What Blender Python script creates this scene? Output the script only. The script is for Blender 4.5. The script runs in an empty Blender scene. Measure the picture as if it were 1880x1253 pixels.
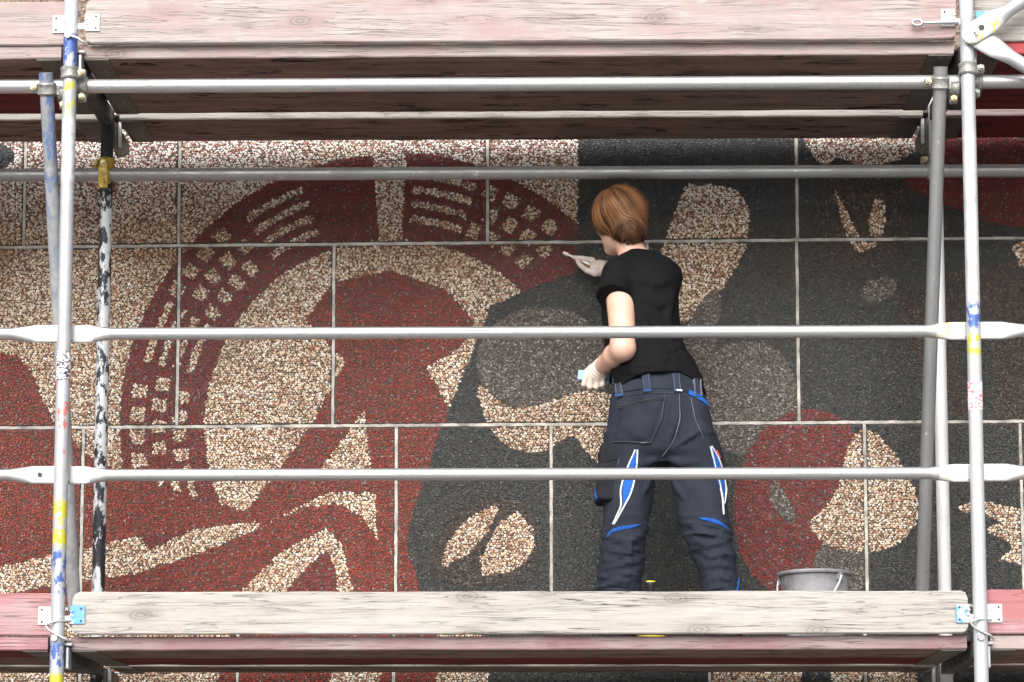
import bpy, bmesh, math, random
import numpy as np

rng = np.random.default_rng(7)
random.seed(7)
R = math.radians
scene = bpy.context.scene
COL = scene.collection

# ------------------------------------------------------------------ camera
IMG_W, IMG_H = 1880.0, 1253.0
FPX, PPX, PPY = 4515.0, 940.0, 1043.0        # lens in photo pixels, principal point (a shift lens)
PITCH, YAW, DIST = math.atan(540.0 / 4515.0), R(0.9), 8.3
CAM = np.array([DIST * math.sin(YAW) - 0.024, -DIST * math.cos(YAW), -0.764])
FWD = np.array([-math.sin(YAW) * math.cos(PITCH), math.cos(YAW) * math.cos(PITCH), math.sin(PITCH)])
RIGHT = np.array([math.cos(YAW), math.sin(YAW), 0.0])
UP = np.cross(RIGHT, FWD)
cam_data = bpy.data.cameras.new('camera')
cam_data.sensor_width = 36.0
cam_data.lens = 36.0 * FPX / IMG_W
cam_data.shift_y = (PPY - IMG_H / 2) / IMG_W
cam_data.clip_start, cam_data.clip_end = 0.05, 2000.0
cam = bpy.data.objects.new('camera', cam_data)
cam.location = CAM
cam.rotation_euler = (math.pi / 2 + PITCH, 0, YAW)
COL.objects.link(cam)
scene.camera = cam

# ------------------------------------------------------------------ sky, sun, exposure
SUN_EL, SUN_AZ = R(36), R(192)                # bright overcast, light from behind the camera, a little from one side
world = bpy.data.worlds.new('World')
scene.world = world
world.use_nodes = True
wn = world.node_tree
bg = wn.nodes['Background']
sky = wn.nodes.new('ShaderNodeTexSky')
sky.sky_type = 'NISHITA'
sky.sun_disc = False
sky.sun_elevation, sky.sun_rotation = SUN_EL, SUN_AZ
sky.air_density, sky.dust_density, sky.ozone_density = 1.0, 4.0, 1.0
hsv = wn.nodes.new('ShaderNodeHueSaturation')   # cloud cover: the same sky with little blue left
hsv.inputs['Saturation'].default_value = 0.22
wn.links.new(sky.outputs[0], hsv.inputs['Color'])
wn.links.new(hsv.outputs[0], bg.inputs['Color'])
bg.inputs['Strength'].default_value = 0.15
sd = bpy.data.lights.new('sun', 'SUN')
sd.energy, sd.angle, sd.color = 1.3, R(45), (1.0, 0.96, 0.91)
sun = bpy.data.objects.new('sun', sd)
to_sun = np.array([math.sin(SUN_AZ) * math.cos(SUN_EL), math.cos(SUN_AZ) * math.cos(SUN_EL), math.sin(SUN_EL)])
from mathutils import Vector, Matrix
sun.rotation_euler = Vector(to_sun).to_track_quat('Z', 'Y').to_euler()
sun.location = (0, -6, 12)
COL.objects.link(sun)
vs = scene.view_settings
vs.view_transform, vs.look, vs.gamma, vs.use_curve_mapping = 'Standard', 'None', 1.0, False
vs.exposure = 0.80

# ------------------------------------------------------------------ helpers
def ray(px, py):
    d = FWD * FPX + RIGHT * (px - PPX) + UP * (PPY - py)
    return d / np.linalg.norm(d)

def W(px, py, Y):
    """world point at depth Y that the photograph shows at (px, py)"""
    d = ray(px, py)
    return CAM + d * ((Y - CAM[1]) / d[1])

def ppm(Y):
    return FPX / ((Y - CAM[1]) * math.cos(PITCH))

def mesh_obj(name, verts, faces, mats, parent=None, smooth=False, base=None, mat_idx=None):
    me = bpy.data.meshes.new(name)
    v = np.asarray(verts, float)
    if base is not None:
        v = v - np.asarray(base, float)
    me.from_pydata(v.tolist(), [], [list(map(int, f)) for f in faces])
    for m in (mats if isinstance(mats, (list, tuple)) else [mats]):
        me.materials.append(m)
    if mat_idx is not None:
        me.polygons.foreach_set('material_index', np.asarray(mat_idx, np.int32))
    if smooth:
        me.polygons.foreach_set('use_smooth', np.ones(len(me.polygons), bool))
    me.update()
    o = bpy.data.objects.new(name, me)
    COL.objects.link(o)
    if parent is not None:
        o.parent = parent
    return o

def smooth_by_angle(o, ang=35):
    bm = bmesh.new(); bm.from_mesh(o.data)
    for f in bm.faces: f.smooth = True
    for e in bm.edges:
        e.smooth = not (len(e.link_faces) == 2 and e.calc_face_angle(0) > R(ang))
    bm.to_mesh(o.data); bm.free()
    return o

def empty(name, loc, label=None, cat=None, group=None):
    o = bpy.data.objects.new(name, None)
    o.location = loc; o.empty_display_size = 0.1
    COL.objects.link(o)
    if label: tag(o, label, cat, group)
    return o

def tag(o, label=None, cat=None, group=None, kind=None):
    if label: o['label'] = label
    if cat: o['category'] = cat
    if group: o['group'] = group
    if kind: o['kind'] = kind
    return o

class MB:
    """collects shapes into one mesh"""
    def __init__(s): s.v, s.f, s.m = [], [], []
    def add(s, verts, faces, mi=0):
        k = len(s.v)
        s.v += [tuple(p) for p in verts]
        s.f += [tuple(i + k for i in f) for f in faces]
        s.m += [mi] * len(faces)
        return s
    def box(s, c, size, mi=0, rot=None, bev=0.0):
        bm = bmesh.new(); bmesh.ops.create_cube(bm, size=1)
        for v in bm.verts: v.co = Vector((v.co.x * size[0], v.co.y * size[1], v.co.z * size[2]))
        if bev: bmesh.ops.bevel(bm, geom=bm.edges[:], offset=bev, segments=1, affect='EDGES')
        M = rot if rot is not None else Matrix.Identity(3)
        bm.verts.ensure_lookup_table()
        vs_ = [M @ v.co + Vector(c) for v in bm.verts]
        fs_ = [[v.index for v in f.verts] for f in bm.faces]
        bm.free()
        return s.add(vs_, fs_, mi)
    def loft(s, secs, mi=0, caps=True, closed=False):
        n = len(secs[0]); V = [p for sec in secs for p in sec]; F = []
        for i in range(len(secs) - 1):
            for j in range(n):
                a, b = i * n + j, i * n + (j + 1) % n
                F.append((a, b, b + n, a + n))
        if caps:
            F.append(tuple(range(n))[::-1]); F.append(tuple(range((len(secs) - 1) * n, len(secs) * n)))
        return s.add(V, F, mi)
    def tube(s, pts, r, seg=12, mi=0, caps=True):
        P = [np.asarray(p, float) for p in pts]
        rr = r if isinstance(r, (list, tuple)) else [r] * len(P)
        secs = []; ref = None
        for i, p in enumerate(P):
            t = P[min(i + 1, len(P) - 1)] - P[max(i - 1, 0)]
            t = t / (np.linalg.norm(t) + 1e-12)
            if ref is None:
                ref = np.cross(t, [0.31, 0.22, 0.93]); ref /= np.linalg.norm(ref)
            ref = ref - t * np.dot(ref, t); ref /= np.linalg.norm(ref)
            b = np.cross(t, ref)
            secs.append([p + rr[i] * (math.cos(a) * ref + math.sin(a) * b) for a in np.linspace(0, 2 * math.pi, seg, endpoint=False)])
        return s.loft(secs, mi, caps)
    def pipe(s, a, b, r, wall=0.004, seg=24, mi=0):
        """hollow tube"""
        a, b = np.asarray(a, float), np.asarray(b, float)
        t = (b - a) / np.linalg.norm(b - a)
        ref = np.cross(t, [0.31, 0.22, 0.93]); ref /= np.linalg.norm(ref); q = np.cross(t, ref)
        ring = lambda c, r_: [c + r_ * (math.cos(x) * ref + math.sin(x) * q) for x in np.linspace(0, 2 * math.pi, seg, endpoint=False)]
        d = min(0.12, np.linalg.norm(b - a) * 0.3)
        return s.loft([ring(a + t * d, r - wall), ring(a, r - wall), ring(a, r), ring(b, r), ring(b, r - wall), ring(b - t * d, r - wall)], mi)
    def build(s, name, mats, parent=None, base=None, smooth=None):
        o = mesh_obj(name, s.v, s.f, mats, parent, False, base, s.m)
        bm = bmesh.new(); bm.from_mesh(o.data)
        bmesh.ops.recalc_face_normals(bm, faces=bm.faces[:])
        bm.to_mesh(o.data); bm.free()
        if smooth: smooth_by_angle(o, smooth)
        return o

# ------------------------------------------------------------------ materials
class NB:
    def __init__(s, name):
        s.m = bpy.data.materials.new(name); s.m.use_nodes = True
        s.t = s.m.node_tree; s.b = s.t.nodes['Principled BSDF']
    def n(s, typ, ins=None, **props):
        nd = s.t.nodes.new('ShaderNode' + typ)
        for k, v in props.items(): setattr(nd, k, v)
        for k, v in (ins or {}).items():
            s.link(v, nd.inputs[k])
        return nd
    def link(s, v, sock):
        if isinstance(v, bpy.types.NodeSocket): s.t.links.new(v, sock)
        elif isinstance(v, bpy.types.Node): s.t.links.new(v.outputs[0], sock)
        else:
            if hasattr(sock.default_value, '__len__') and len(sock.default_value) == 4 and len(v) == 3: v = (*v, 1)
            sock.default_value = v
    def math(s, op, a, b=None, clamp=False):
        nd = s.t.nodes.new('ShaderNodeMath'); nd.operation = op; nd.use_clamp = clamp
        s.link(a, nd.inputs[0])
        if b is not None: s.link(b, nd.inputs[1])
        return nd.outputs[0]
    def ramp(s, fac, lo, hi, a=0.0, b=1.0):
        nd = s.t.nodes.new('ShaderNodeMapRange'); nd.interpolation_type = 'SMOOTHSTEP'
        s.link(fac, nd.inputs[0])
        for i, v in zip((1, 2, 3, 4), (lo, hi, a, b)): nd.inputs[i].default_value = v
        return nd.outputs[0]
    def mix(s, f, a, b, mode='MIX'):
        nd = s.t.nodes.new('ShaderNodeMix'); nd.data_type = 'RGBA'; nd.blend_type = mode
        s.link(f, nd.inputs[0]); s.link(a, nd.inputs[6]); s.link(b, nd.inputs[7])
        return nd.outputs[2]
    def coords(s, scale=(1, 1, 1), which='Object'):
        tc = s.n('TexCoord')
        mp = s.n('Mapping', {'Vector': tc.outputs[which]})
        mp.inputs['Scale'].default_value = scale
        return mp.outputs[0]
    def noise(s, vec, scale, detail=4, rough=0.55, w=None, dist=0.0):
        nd = s.n('TexNoise', {'Vector': vec}, noise_dimensions='4D' if w is not None else '3D')
        nd.inputs['Scale'].default_value = scale; nd.inputs['Detail'].default_value = detail
        nd.inputs['Roughness'].default_value = rough; nd.inputs['Distortion'].default_value = dist
        if w is not None: s.link(w, nd.inputs['W'])
        return nd.outputs[0]
    def bump(s, h, strength, dist):
        nd = s.n('Bump', {'Height': h}); nd.inputs['Strength'].default_value = strength; nd.inputs['Distance'].default_value = dist
        s.t.links.new(nd.outputs[0], s.b.inputs['Normal'])
    def set(s, color=None, rough=None, metal=None, spec=None):
        for k, v in (('Base Color', color), ('Roughness', rough), ('Metallic', metal), ('Specular IOR Level', spec)):
            if v is not None: s.link(v, s.b.inputs[k])
        return s.m

def wood(name, light, dark, paint=None, amount=0.5, knots=True, stain=0.0, crack=0.6, under=False):
    k = NB(name)
    rnd = k.math('MULTIPLY', k.n('ObjectInfo').outputs['Random'], 60.0)
    warp = k.noise(k.coords((1.0, 3, 3)), 1.5, 2, 0.5, rnd)
    v1 = k.coords((0.9, 11, 11)); v2 = k.coords((4.0, 80, 80)); v3 = k.coords((1.3, 3.2, 3.2))
    g1 = k.noise(v1, 2.2, 5, 0.62, rnd, 0.15)
    g2 = k.noise(v2, 2.0, 3, 0.6, rnd)
    c = k.mix(k.ramp(g1, 0.30, 0.78), light, dark)
    c = k.mix(k.ramp(g2, 0.46, 0.72, 0.0, 0.5), c, tuple(x * 0.6 for x in dark))
    pit = k.noise(k.coords((40, 90, 90)), 1.6, 3, 0.6, rnd)
    c = k.mix(k.ramp(pit, 0.68, 0.74, 0.0, 0.7), c, tuple(x * 0.35 for x in dark))
    big = k.noise(v3, 1.7, 5, 0.6, rnd)
    if paint:
        wear = k.math('ADD', k.math('MULTIPLY', big, 0.75), k.math('MULTIPLY', g2, 0.3))
        c = k.mix(k.ramp(wear, 0.36 + 0.22 * amount, 0.52 + 0.22 * amount, 0.88, 0.04), c, paint)
    # pale scuffs
    sc = k.noise(k.coords((6, 16, 16)), 2.4, 4, 0.7, rnd)
    c = k.mix(k.ramp(sc, 0.60, 0.76, 0.0, 0.55), c, (min(1, light[0] * 1.15), min(1, light[1] * 1.13), min(1, light[2] * 1.1)))
    h = k.math('ADD', k.math('MULTIPLY', g2, 0.6), k.math('MULTIPLY', g1, 0.7))
    if knots:
        xyz = k.n('SeparateXYZ', {0: k.coords((2.6, 5.2, 5.6))})
        vx = k.math('ADD', k.math('ADD', xyz.outputs[0], rnd), k.math('MULTIPLY', warp, 0.12)); vy = k.math('ADD', xyz.outputs[1 if under else 2], rnd)
        vo = k.n('TexVoronoi', {'Vector': k.n('CombineXYZ', {'X': vx, 'Y': vy, 'Z': 0.0}).outputs[0]}, feature='F1', voronoi_dimensions='2D'); vo.inputs['Scale'].default_value = 1.0
        d = k.math('ADD', vo.outputs['Distance'], k.math('MULTIPLY', k.math('SUBTRACT', sc, 0.5), 0.10))
        pick = k.math('GREATER_THAN', k.n('SeparateColor', {0: vo.outputs['Color']}).outputs[0], 0.52)
        ring = k.math('MULTIPLY', k.ramp(d, 0.085, 0.12, 0.75, 0.0), pick)
        halo = k.math('MULTIPLY', k.ramp(d, 0.08, 0.30, 0.45, 0.0), pick)
        c = k.mix(halo, c, tuple(0.55 * x + 0.2 * y for x, y in zip(dark, (0.62, 0.22, 0.19) if paint else (0.3, 0.22, 0.16))))
        rings = k.math('SINE', k.math('MULTIPLY', d, 120.0))
        c = k.mix(ring, c, k.mix(k.ramp(rings, -0.5, 0.9), tuple(x * 0.62 for x in dark), tuple(x * 0.92 for x in dark)))
    # drying cracks that run along the grain
    cr = k.noise(k.coords((0.55, 26, 26)), 2.6, 2, 0.5, rnd, 0.3)
    line = k.math('MULTIPLY', k.ramp(k.math('ABSOLUTE', k.math('SUBTRACT', cr, 0.5)), 0.0, 0.018, 1.0, 0.0), k.ramp(big, 0.46, 0.58))
    c = k.mix(k.math('MULTIPLY', line, crack), c, tuple(x * 0.22 for x in dark))
    h = k.math('SUBTRACT', h, line)
    cr2 = k.noise(k.coords((0.8, 15, 15)), 2.3, 3, 0.55, rnd, 0.15)
    line2 = k.math('MULTIPLY', k.ramp(k.math('ABSOLUTE', k.math('SUBTRACT', cr2, 0.52)), 0.0, 0.010, 1.0, 0.0), k.ramp(g1, 0.40, 0.52))
    c = k.mix(k.math('MULTIPLY', line2, crack * 0.55), c, tuple(x * 0.25 for x in dark))
    h = k.math('SUBTRACT', h, line2)
    if stain:
        st = k.noise(k.coords((2.2, 11, 11)), 2.0, 6, 0.72, rnd, 0.8)
        c = k.mix(k.ramp(st, 0.54, 0.62, 0.0, stain), c, (0.022, 0.016, 0.013))
    dirt = k.noise(k.coords((2.5, 5, 5)), 3.0, 5, 0.7, rnd)
    c = k.mix(k.ramp(dirt, 0.52, 0.80, 0.0, 0.3), c, tuple(x * 0.45 for x in dark))
    k.bump(h, 0.55, 0.004)
    return k.set(c, 0.78, spec=0.25)

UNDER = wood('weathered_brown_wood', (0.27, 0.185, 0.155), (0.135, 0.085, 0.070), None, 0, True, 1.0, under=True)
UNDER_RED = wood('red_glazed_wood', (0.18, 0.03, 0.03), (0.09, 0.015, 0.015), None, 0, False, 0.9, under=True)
PINK = wood('bleached_pink_wood', (0.46, 0.42, 0.40), (0.36, 0.305, 0.29), (0.37, 0.26, 0.25), 0.30)
MAUVE = wood('faded_mauve_wood', (0.37, 0.30, 0.29), (0.28, 0.205, 0.205), (0.27, 0.155, 0.165), 0.36, False)
PALE = wood('bleached_grey_wood', (0.45, 0.425, 0.395), (0.36, 0.33, 0.295), None, 0, True, 0.0, 0.9)
ROSE = wood('rose_painted_wood', (0.44, 0.32, 0.32), (0.37, 0.20, 0.21), (0.39, 0.14, 0.155), 0.5, False)
REDW = wood('red_painted_wood', (0.52, 0.30, 0.28), (0.34, 0.10, 0.10), (0.38, 0.05, 0.06), 0.9, False)

def steel(name, base=(0.50, 0.515, 0.53), dark=(0.26, 0.27, 0.28), metal=0.55, rough=0.40, marks=(), chips=None, chip_at=0.6):
    """galvanised tube; marks = (z0, z1, colour, threshold) in object height: sprayed or rubbed-on site paint"""
    k = NB(name)
    co = k.coords()
    rnd = k.math('MULTIPLY', k.n('ObjectInfo').outputs['Random'], 30.0)
    n1 = k.noise(co, 9, 5, 0.65, rnd); n2 = k.noise(co, 60, 4, 0.7, rnd); n3 = k.noise(co, 28, 5, 0.7, rnd)
    c = k.mix(k.ramp(n1, 0.35, 0.70), base, tuple(0.62 * a + 0.38 * b for a, b in zip(base, dark)))
    c = k.mix(k.ramp(n2, 0.52, 0.75, 0.0, 0.5), c, dark)
    c = k.mix(k.ramp(n3, 0.62, 0.70, 0, 0.75), c, (0.75, 0.75, 0.72))          # lime and paint splashes
    c = k.mix(k.ramp(n3, 0.26, 0.33, 0.75, 0.0), c, (0.13, 0.12, 0.11))
    rs = k.noise(co, 14, 6, 0.75, rnd)
    c = k.mix(k.ramp(rs, 0.63, 0.70, 0, 0.5), c, (0.22, 0.15, 0.10))         # scrapes
    z = k.n('SeparateXYZ', {0: k.coords()}).outputs[2]
    if chips:
        vz = k.noise(k.coords((1, 1, 0.45)), 30, 6, 0.72, rnd)
        big = k.noise(k.coords((1, 1, 1)), 3.0, 2, 0.5, rnd)
        mask = k.math('ADD', vz, k.math('MULTIPLY', k.math('SUBTRACT', big, 0.5), 0.55))
        c = k.mix(k.ramp(mask, chip_at - 0.015, chip_at + 0.015), c, chips)
    for z0, z1, colr, th in marks:
        e = k.math('MULTIPLY', k.ramp(z, z0 - 0.015, z0 + 0.015), k.ramp(z, z1 - 0.015, z1 + 0.015, 1, 0))
        nz = k.noise(k.coords((1, 1, 0.6)), 34, 5, 0.7, rnd)
        c = k.mix(k.math('MULTIPLY', e, k.ramp(nz, th - 0.03, th + 0.03)), c, colr)
    k.bump(n2, 0.12, 0.002)
    return k.set(c, k.ramp(n1, 0.3, 0.7, rough - 0.08, rough + 0.15), metal)

def plain(name, col, rough=0.5, metal=0.0, var=0.25, scale=40, bump=0.1, spec=0.5):
    k = NB(name)
    n = k.noise(k.coords(), scale, 5, 0.65)
    c = k.mix(k.ramp(n, 0.3, 0.75), tuple(min(1, x * (1 + var * 0.5)) for x in col), tuple(x * (1 - var) for x in col))
    k.bump(n, bump, 0.002)
    return k.set(c, rough, metal, spec)

BLUE, YELLOW, RED_, WHITE, BLACKP = (0.06, 0.12, 0.38), (0.60, 0.56, 0.05), (0.58, 0.17, 0.14), (0.62, 0.63, 0.645), (0.016, 0.018, 0.026)
GALV = steel('galvanised_steel')
GALV_BRIGHT = steel('bright_galvanised_steel', (0.57, 0.58, 0.58), (0.28, 0.285, 0.285), 0.8, 0.38)
GALV_DULL = steel('dull_grey_steel', (0.34, 0.35, 0.355), (0.19, 0.195, 0.20))
DARK_STEEL = steel('black_painted_steel', (0.05, 0.052, 0.055), (0.02, 0.02, 0.022), 0.1, 0.5)
CAST = plain('cast_steel', (0.33, 0.33, 0.31), 0.5, 0.4, 0.5, 60)
BRASS = plain('zinc_yellow_bolt', (0.50, 0.42, 0.24), 0.4, 0.6, 0.4, 90)
YELLOW_CAST = plain('yellow_painted_casting', (0.52, 0.36, 0.06), 0.5, 0.1, 0.6, 50)
PLATE = steel('zinc_plate', (0.55, 0.56, 0.56), (0.42, 0.42, 0.42), 0.2, 0.45)
PLATE_BLUE = steel('blue_sprayed_plate', (0.55, 0.56, 0.56), (0.4, 0.4, 0.4), 0.1, 0.45, (), (0.12, 0.34, 0.70), 0.47)
PLATE_YELLOW = steel('yellow_sprayed_steel', (0.55, 0.56, 0.56), (0.42, 0.42, 0.42), 0.2, 0.45, (), (0.58, 0.54, 0.10), 0.56)
HOLE_SHADE = plain('hole_shade', (0.03, 0.03, 0.03), 0.5, 0.3)  # near-black colour standing in for the shade inside small holes

# ------------------------------------------------------------------ ground
GROUND_Z = -2.42
k = NB('paving')
gc = k.coords((1, 1, 1))
br = k.n('TexBrick', {'Vector': gc}); br.inputs['Scale'].default_value = 2.0
br.inputs['Color1'].default_value = (0.22, 0.215, 0.205, 1); br.inputs['Color2'].default_value = (0.18, 0.176, 0.168, 1)
br.inputs['Mortar'].default_value = (0.16, 0.155, 0.15, 1); br.inputs['Mortar Size'].default_value = 0.012
gn = k.noise(gc, 1.2, 6, 0.65)
PAVING = k.set(k.mix(k.ramp(gn, 0.3, 0.75, 0, 0.4), br.outputs[0], (0.12, 0.117, 0.11)), 0.85)
tag(mesh_obj('ground', [(-400, -400, GROUND_Z), (400, -400, GROUND_Z), (400, 400, GROUND_Z), (-400, 400, GROUND_Z)], [(0, 1, 2, 3)], PAVING), kind='structure')

# ------------------------------------------------------------------ mosaic wall
ALPHA, WALL_Y = R(1.2), 1.14
UAX = np.array([math.cos(ALPHA), -math.sin(ALPHA), 0.0]); NAX = np.array([math.sin(ALPHA), math.cos(ALPHA), 0.0])
WALL0 = np.array([0.0, WALL_Y, 0.0])
def wall_uv(px, py):
    d = ray(px, py)
    p = CAM + d * (np.dot(WALL0 - CAM, NAX) / np.dot(d, NAX))
    return np.array([np.dot(p - WALL0, UAX), p[2]])

wall = empty('mosaic_wall', (0, WALL_Y, 0), 'concrete panel wall faced with tan, red and charcoal pebble mosaic', 'wall')
wall.rotation_euler.z = -ALPHA

row_y = [-225, 110, 446, 780, 1115, 1450]
zrow = [wall_uv(900, y)[1] for y in row_y]
mid = lambda i: (row_y[i] + row_y[i + 1]) / 2
row_x = [
    [-1500, -800, -100, 180, 760, 1045, 1610, 1890, 2600, 3300],
    [-1650, -1080, -518, 47, 330, 895, 1462, 2029, 2600, 3300],
    [-1650, -820, -252, 327, 612, 1189, 1465, 2042, 2600, 3300],
    [-1580, -1000, -427, 150, 727, 1012, 1590, 1877, 2454, 3300],
    [-1580, -1000, -140, 145, 435, 722, 1303, 1590, 2160, 2740, 3300],
]
CONCRETE = plain('panel_concrete', (0.085, 0.07, 0.06), 0.9, 0, 0.3, 30, 0.3, 0.2)
MORTAR = plain('joint_mortar', (0.47, 0.445, 0.41), 0.9, 0, 0.6, 11, 0.4, 0.2)
k = NB('far_pebble_facing')
vo = k.n('TexVoronoi', {'Vector': k.coords()}); vo.inputs['Scale'].default_value = 95
fac = k.n('SeparateColor', {0: vo.outputs['Color']}).outputs[0]
col_ = k.mix(k.ramp(fac, 0.2, 0.9), (0.26, 0.20, 0.15), (0.10, 0.065, 0.05))
k.bump(vo.outputs['Distance'], 0.8, 0.006)
FARPEB = k.set(col_, 0.6)
# material of the pebbles: each stone carries its own colour
k = NB('pebble_stone')
at_ = k.n('Attribute', attribute_name='stone')
sn = k.noise(k.coords(), 260, 3, 0.6)
PEBBLE = k.set(k.mix(k.ramp(sn, 0.35, 0.7, 0, 0.35), at_.outputs['Color'], k.mix(1.0, at_.outputs['Color'], (0.5, 0.46, 0.42), 'MULTIPLY')), 0.48, spec=0.3)

# --- an abstract composition of colour fields: T tan, R red, D maroon, K charcoal, G grey, B brown black
def arc(cx, cy, r, a0, a1, n=40):
    return [(cx + r * math.cos(R(a)), cy - r * math.sin(R(a))) for a in np.linspace(a0, a1, n)]
def band(cx, cy, r0, r1, a0, a1, n=40):
    return arc(cx, cy, r0, a0, a1, n) + arc(cx, cy, r1, a1, a0, n)
def ell_(cx, cy, rx, ry, rot=0, n=40):
    c, s = math.cos(R(rot)), math.sin(R(rot)); out = []
    for a in np.linspace(0, 2 * math.pi, n, endpoint=False):
        x, y = rx * math.cos(a), ry * math.sin(a)
        out.append((cx + c * x - s * y, cy + s * x + c * y))
    return out
def smoothpoly(pts, it=2):
    P = np.array(pts, float)
    for _ in range(it):
        Q = np.roll(P, -1, 0); P = np.stack([0.75 * P + 0.25 * Q, 0.25 * P + 0.75 * Q], 1).reshape(-1, 2)
    return P.tolist()

AX, AY = 720, 785
F = [('D', band(AX, AY, 345, 500, 207, 94)), ('D', band(AX, AY, 345, 505, 87, 30))]
for a, stop, kk in ((205.0, 112.0, 0), (85.0, 46.0, 0)):      # the arch: rows of dashes alternate with rows of squares
    while a > stop - 0.1:
        if kk % 2 == 0:
            for r_ in (378, 405, 432, 459): F.append(('T', band(AX, AY, r_, r_ + 13, a, a - 14.5, 8)))
            a -= 16
        else:
            for q in range(4):
                for m_, r_ in enumerate((377, 416, 455)):
                    aa = a - q * 5.2 - (m_ % 2) * 2.4
                    F.append(('T', band(AX, AY, r_, r_ + 26, aa, aa - 3.2, 3)))
            a -= 24
        kk += 1
F += [
    ('R', [(560, 590), (610, 520), (715, 497), (815, 530), (872, 590), (845, 640), (760, 690), (640, 670)]),
    ('R', [(640, 655), (770, 655), (848, 790), (800, 850), (770, 1140), (700, 1140), (690, 905), (600, 905), (480, 968), (452, 940), (560, 800)]),
    ('T', [(590, 862), (668, 752), (682, 862)]),
    ('R', [(-300, 600), (0, 648), (35, 655), (62, 690), (78, 735), (105, 785), (160, 835), (230, 870), (330, 905), (470, 945), (495, 955), (400, 966), (250, 986), (50, 1030), (-300, 1105)]),
    ('R', [(-300, 1165), (50, 1084), (250, 1054), (400, 1004), (500, 958), (560, 932), (620, 925), (665, 950), (700, 1000), (745, 1060), (800, 1100), (800, 1330), (380, 1330), (440, 1100), (-300, 1180)]),
    ('T', [(425, 1100), (520, 1012), (600, 970), (628, 1000), (652, 1100)]),
    ('D', [(515, 1100), (560, 1045), (600, 1010), (616, 1045), (622, 1100)]),
    ('T', [(0, 1190), (360, 1190), (400, 1250), (370, 1330), (-300, 1330), (-300, 1190)]),
    ('T', [(612, 1180), (705, 1180), (690, 1330), (600, 1330)]),
    # the dark half
    ('K', [(1068, -300), (1060, 500), (985, 525), (900, 563), (862, 660), (805, 800), (752, 960), (748, 1010), (775, 1090), (900, 1180), (890, 1400), (2700, 1400), (2700, -300)]),
    ('G', ell_(992, 658, 118, 94, -8)),
    ('T', smoothpoly([(872, 690), (925, 752), (1000, 745), (1065, 712), (1150, 730), (1160, 880), (1090, 850), (1050, 790), (1000, 838), (925, 822), (885, 765)], 2)),
    ('B', smoothpoly([(785, 1000), (850, 930), (930, 905), (980, 950), (995, 1030), (930, 1075), (800, 1080)], 2)),
    ('T', smoothpoly([(800, 1055), (835, 965), (930, 915), (880, 1005)], 1)), ('T', smoothpoly([(862, 1062), (935, 925), (992, 985), (955, 1050)], 1)),
    ('T', smoothpoly([(1195, 385), (1245, 335), (1375, 345), (1376, 450), (1330, 530), (1262, 600), (1195, 590)], 2)),
    ('K', [(1150, 320), (1262, 330), (1205, 480), (1150, 500)]),
    ('G', smoothpoly([(1290, 640), (1420, 620), (1466, 700), (1466, 790), (1360, 850), (1290, 790)], 2)),
    ('G', smoothpoly([(1240, 640), (1290, 545), (1330, 520), (1310, 660), (1290, 760)], 2)),
    ('B', ell_(1580, 400, 88, 95)),
    ('T', smoothpoly([(1528, 340), (1545, 365), (1580, 440), (1600, 440), (1592, 400), (1612, 355), (1630, 390), (1615, 450), (1570, 468), (1548, 420)], 1)),
    ('T', smoothpoly([(1465, 240), (1700, 240), (1680, 285), (1600, 308), (1560, 300), (1535, 285), (1520, 308), (1490, 290)], 1)),
    ('G', smoothpoly([(1575, 520), (1648, 505), (1645, 545), (1585, 562)], 1)),
    ('B', smoothpoly([(1640, 560), (1720, 500), (1960, 470), (2300, 500), (2300, 790), (1710, 790), (1680, 640)], 1)),
    ('K', smoothpoly([(1745, 575), (1810, 560), (1822, 620), (1830, 790), (1780, 760)], 1)),
    ('D', smoothpoly([(1640, 330), (1720, 320), (1735, 200), (2300, 200), (2300, 425), (1860, 425), (1740, 380)], 1)),
    ('T', smoothpoly([(1850, 440), (1960, 430), (1990, 520), (1880, 505)], 1)),
    ('D', ell_(1475, 925, 128, 175, 8)),
    ('G', smoothpoly([(1412, 890), (1432, 885), (1462, 945), (1458, 972), (1415, 930)], 1)),
    ('G', smoothpoly([(1500, 985), (1600, 985), (1590, 1100), (1490, 1100)], 1)),
    ('T', smoothpoly([(1590, 775), (1640, 830), (1680, 890), (1692, 950), (1650, 1005), (1580, 1018), (1510, 1000), (1478, 960), (1520, 930), (1545, 880), (1552, 820)], 2)),
    ('T', smoothpoly([(1738, 935), (1800, 918), (1900, 940), (2100, 930), (2100, 1040), (1820, 1040), (1870, 1000), (1800, 975), (1850, 955)], 1)),
    ('T', [(1305, 1180), (1470, 1180), (1480, 1400), (1310, 1400)]), ('K', [(1470, 1220), (1525, 1220), (1525, 1400), (1480, 1400)]),
    ('T', [(1525, 1210), (1680, 1210), (1700, 1400), (1530, 1400)]),
    ('K', ell_(-6, 287, 32, 24)),
]
FU = [(c, np.array([wall_uv(x, y) for x, y in P])) for c, P in F]

def inside(P, poly):
    x, y = P[:, 0], P[:, 1]
    res = np.zeros(len(P), bool)
    lo, hi = poly.min(0), poly.max(0)
    sel = np.where((x >= lo[0]) & (x <= hi[0]) & (y >= lo[1]) & (y <= hi[1]))[0]
    if len(sel) == 0: return res
    xs, ys = x[sel], y[sel]; r = np.zeros(len(sel), bool)
    x1, y1 = poly[-1]
    for x2, y2 in poly:
        if y1 != y2:
            r ^= ((y1 > ys) != (y2 > ys)) & (xs < (x2 - x1) * (ys - y1) / (y2 - y1) + x1)
        x1, y1 = x2, y2
    res[sel] = r
    return res

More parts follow.
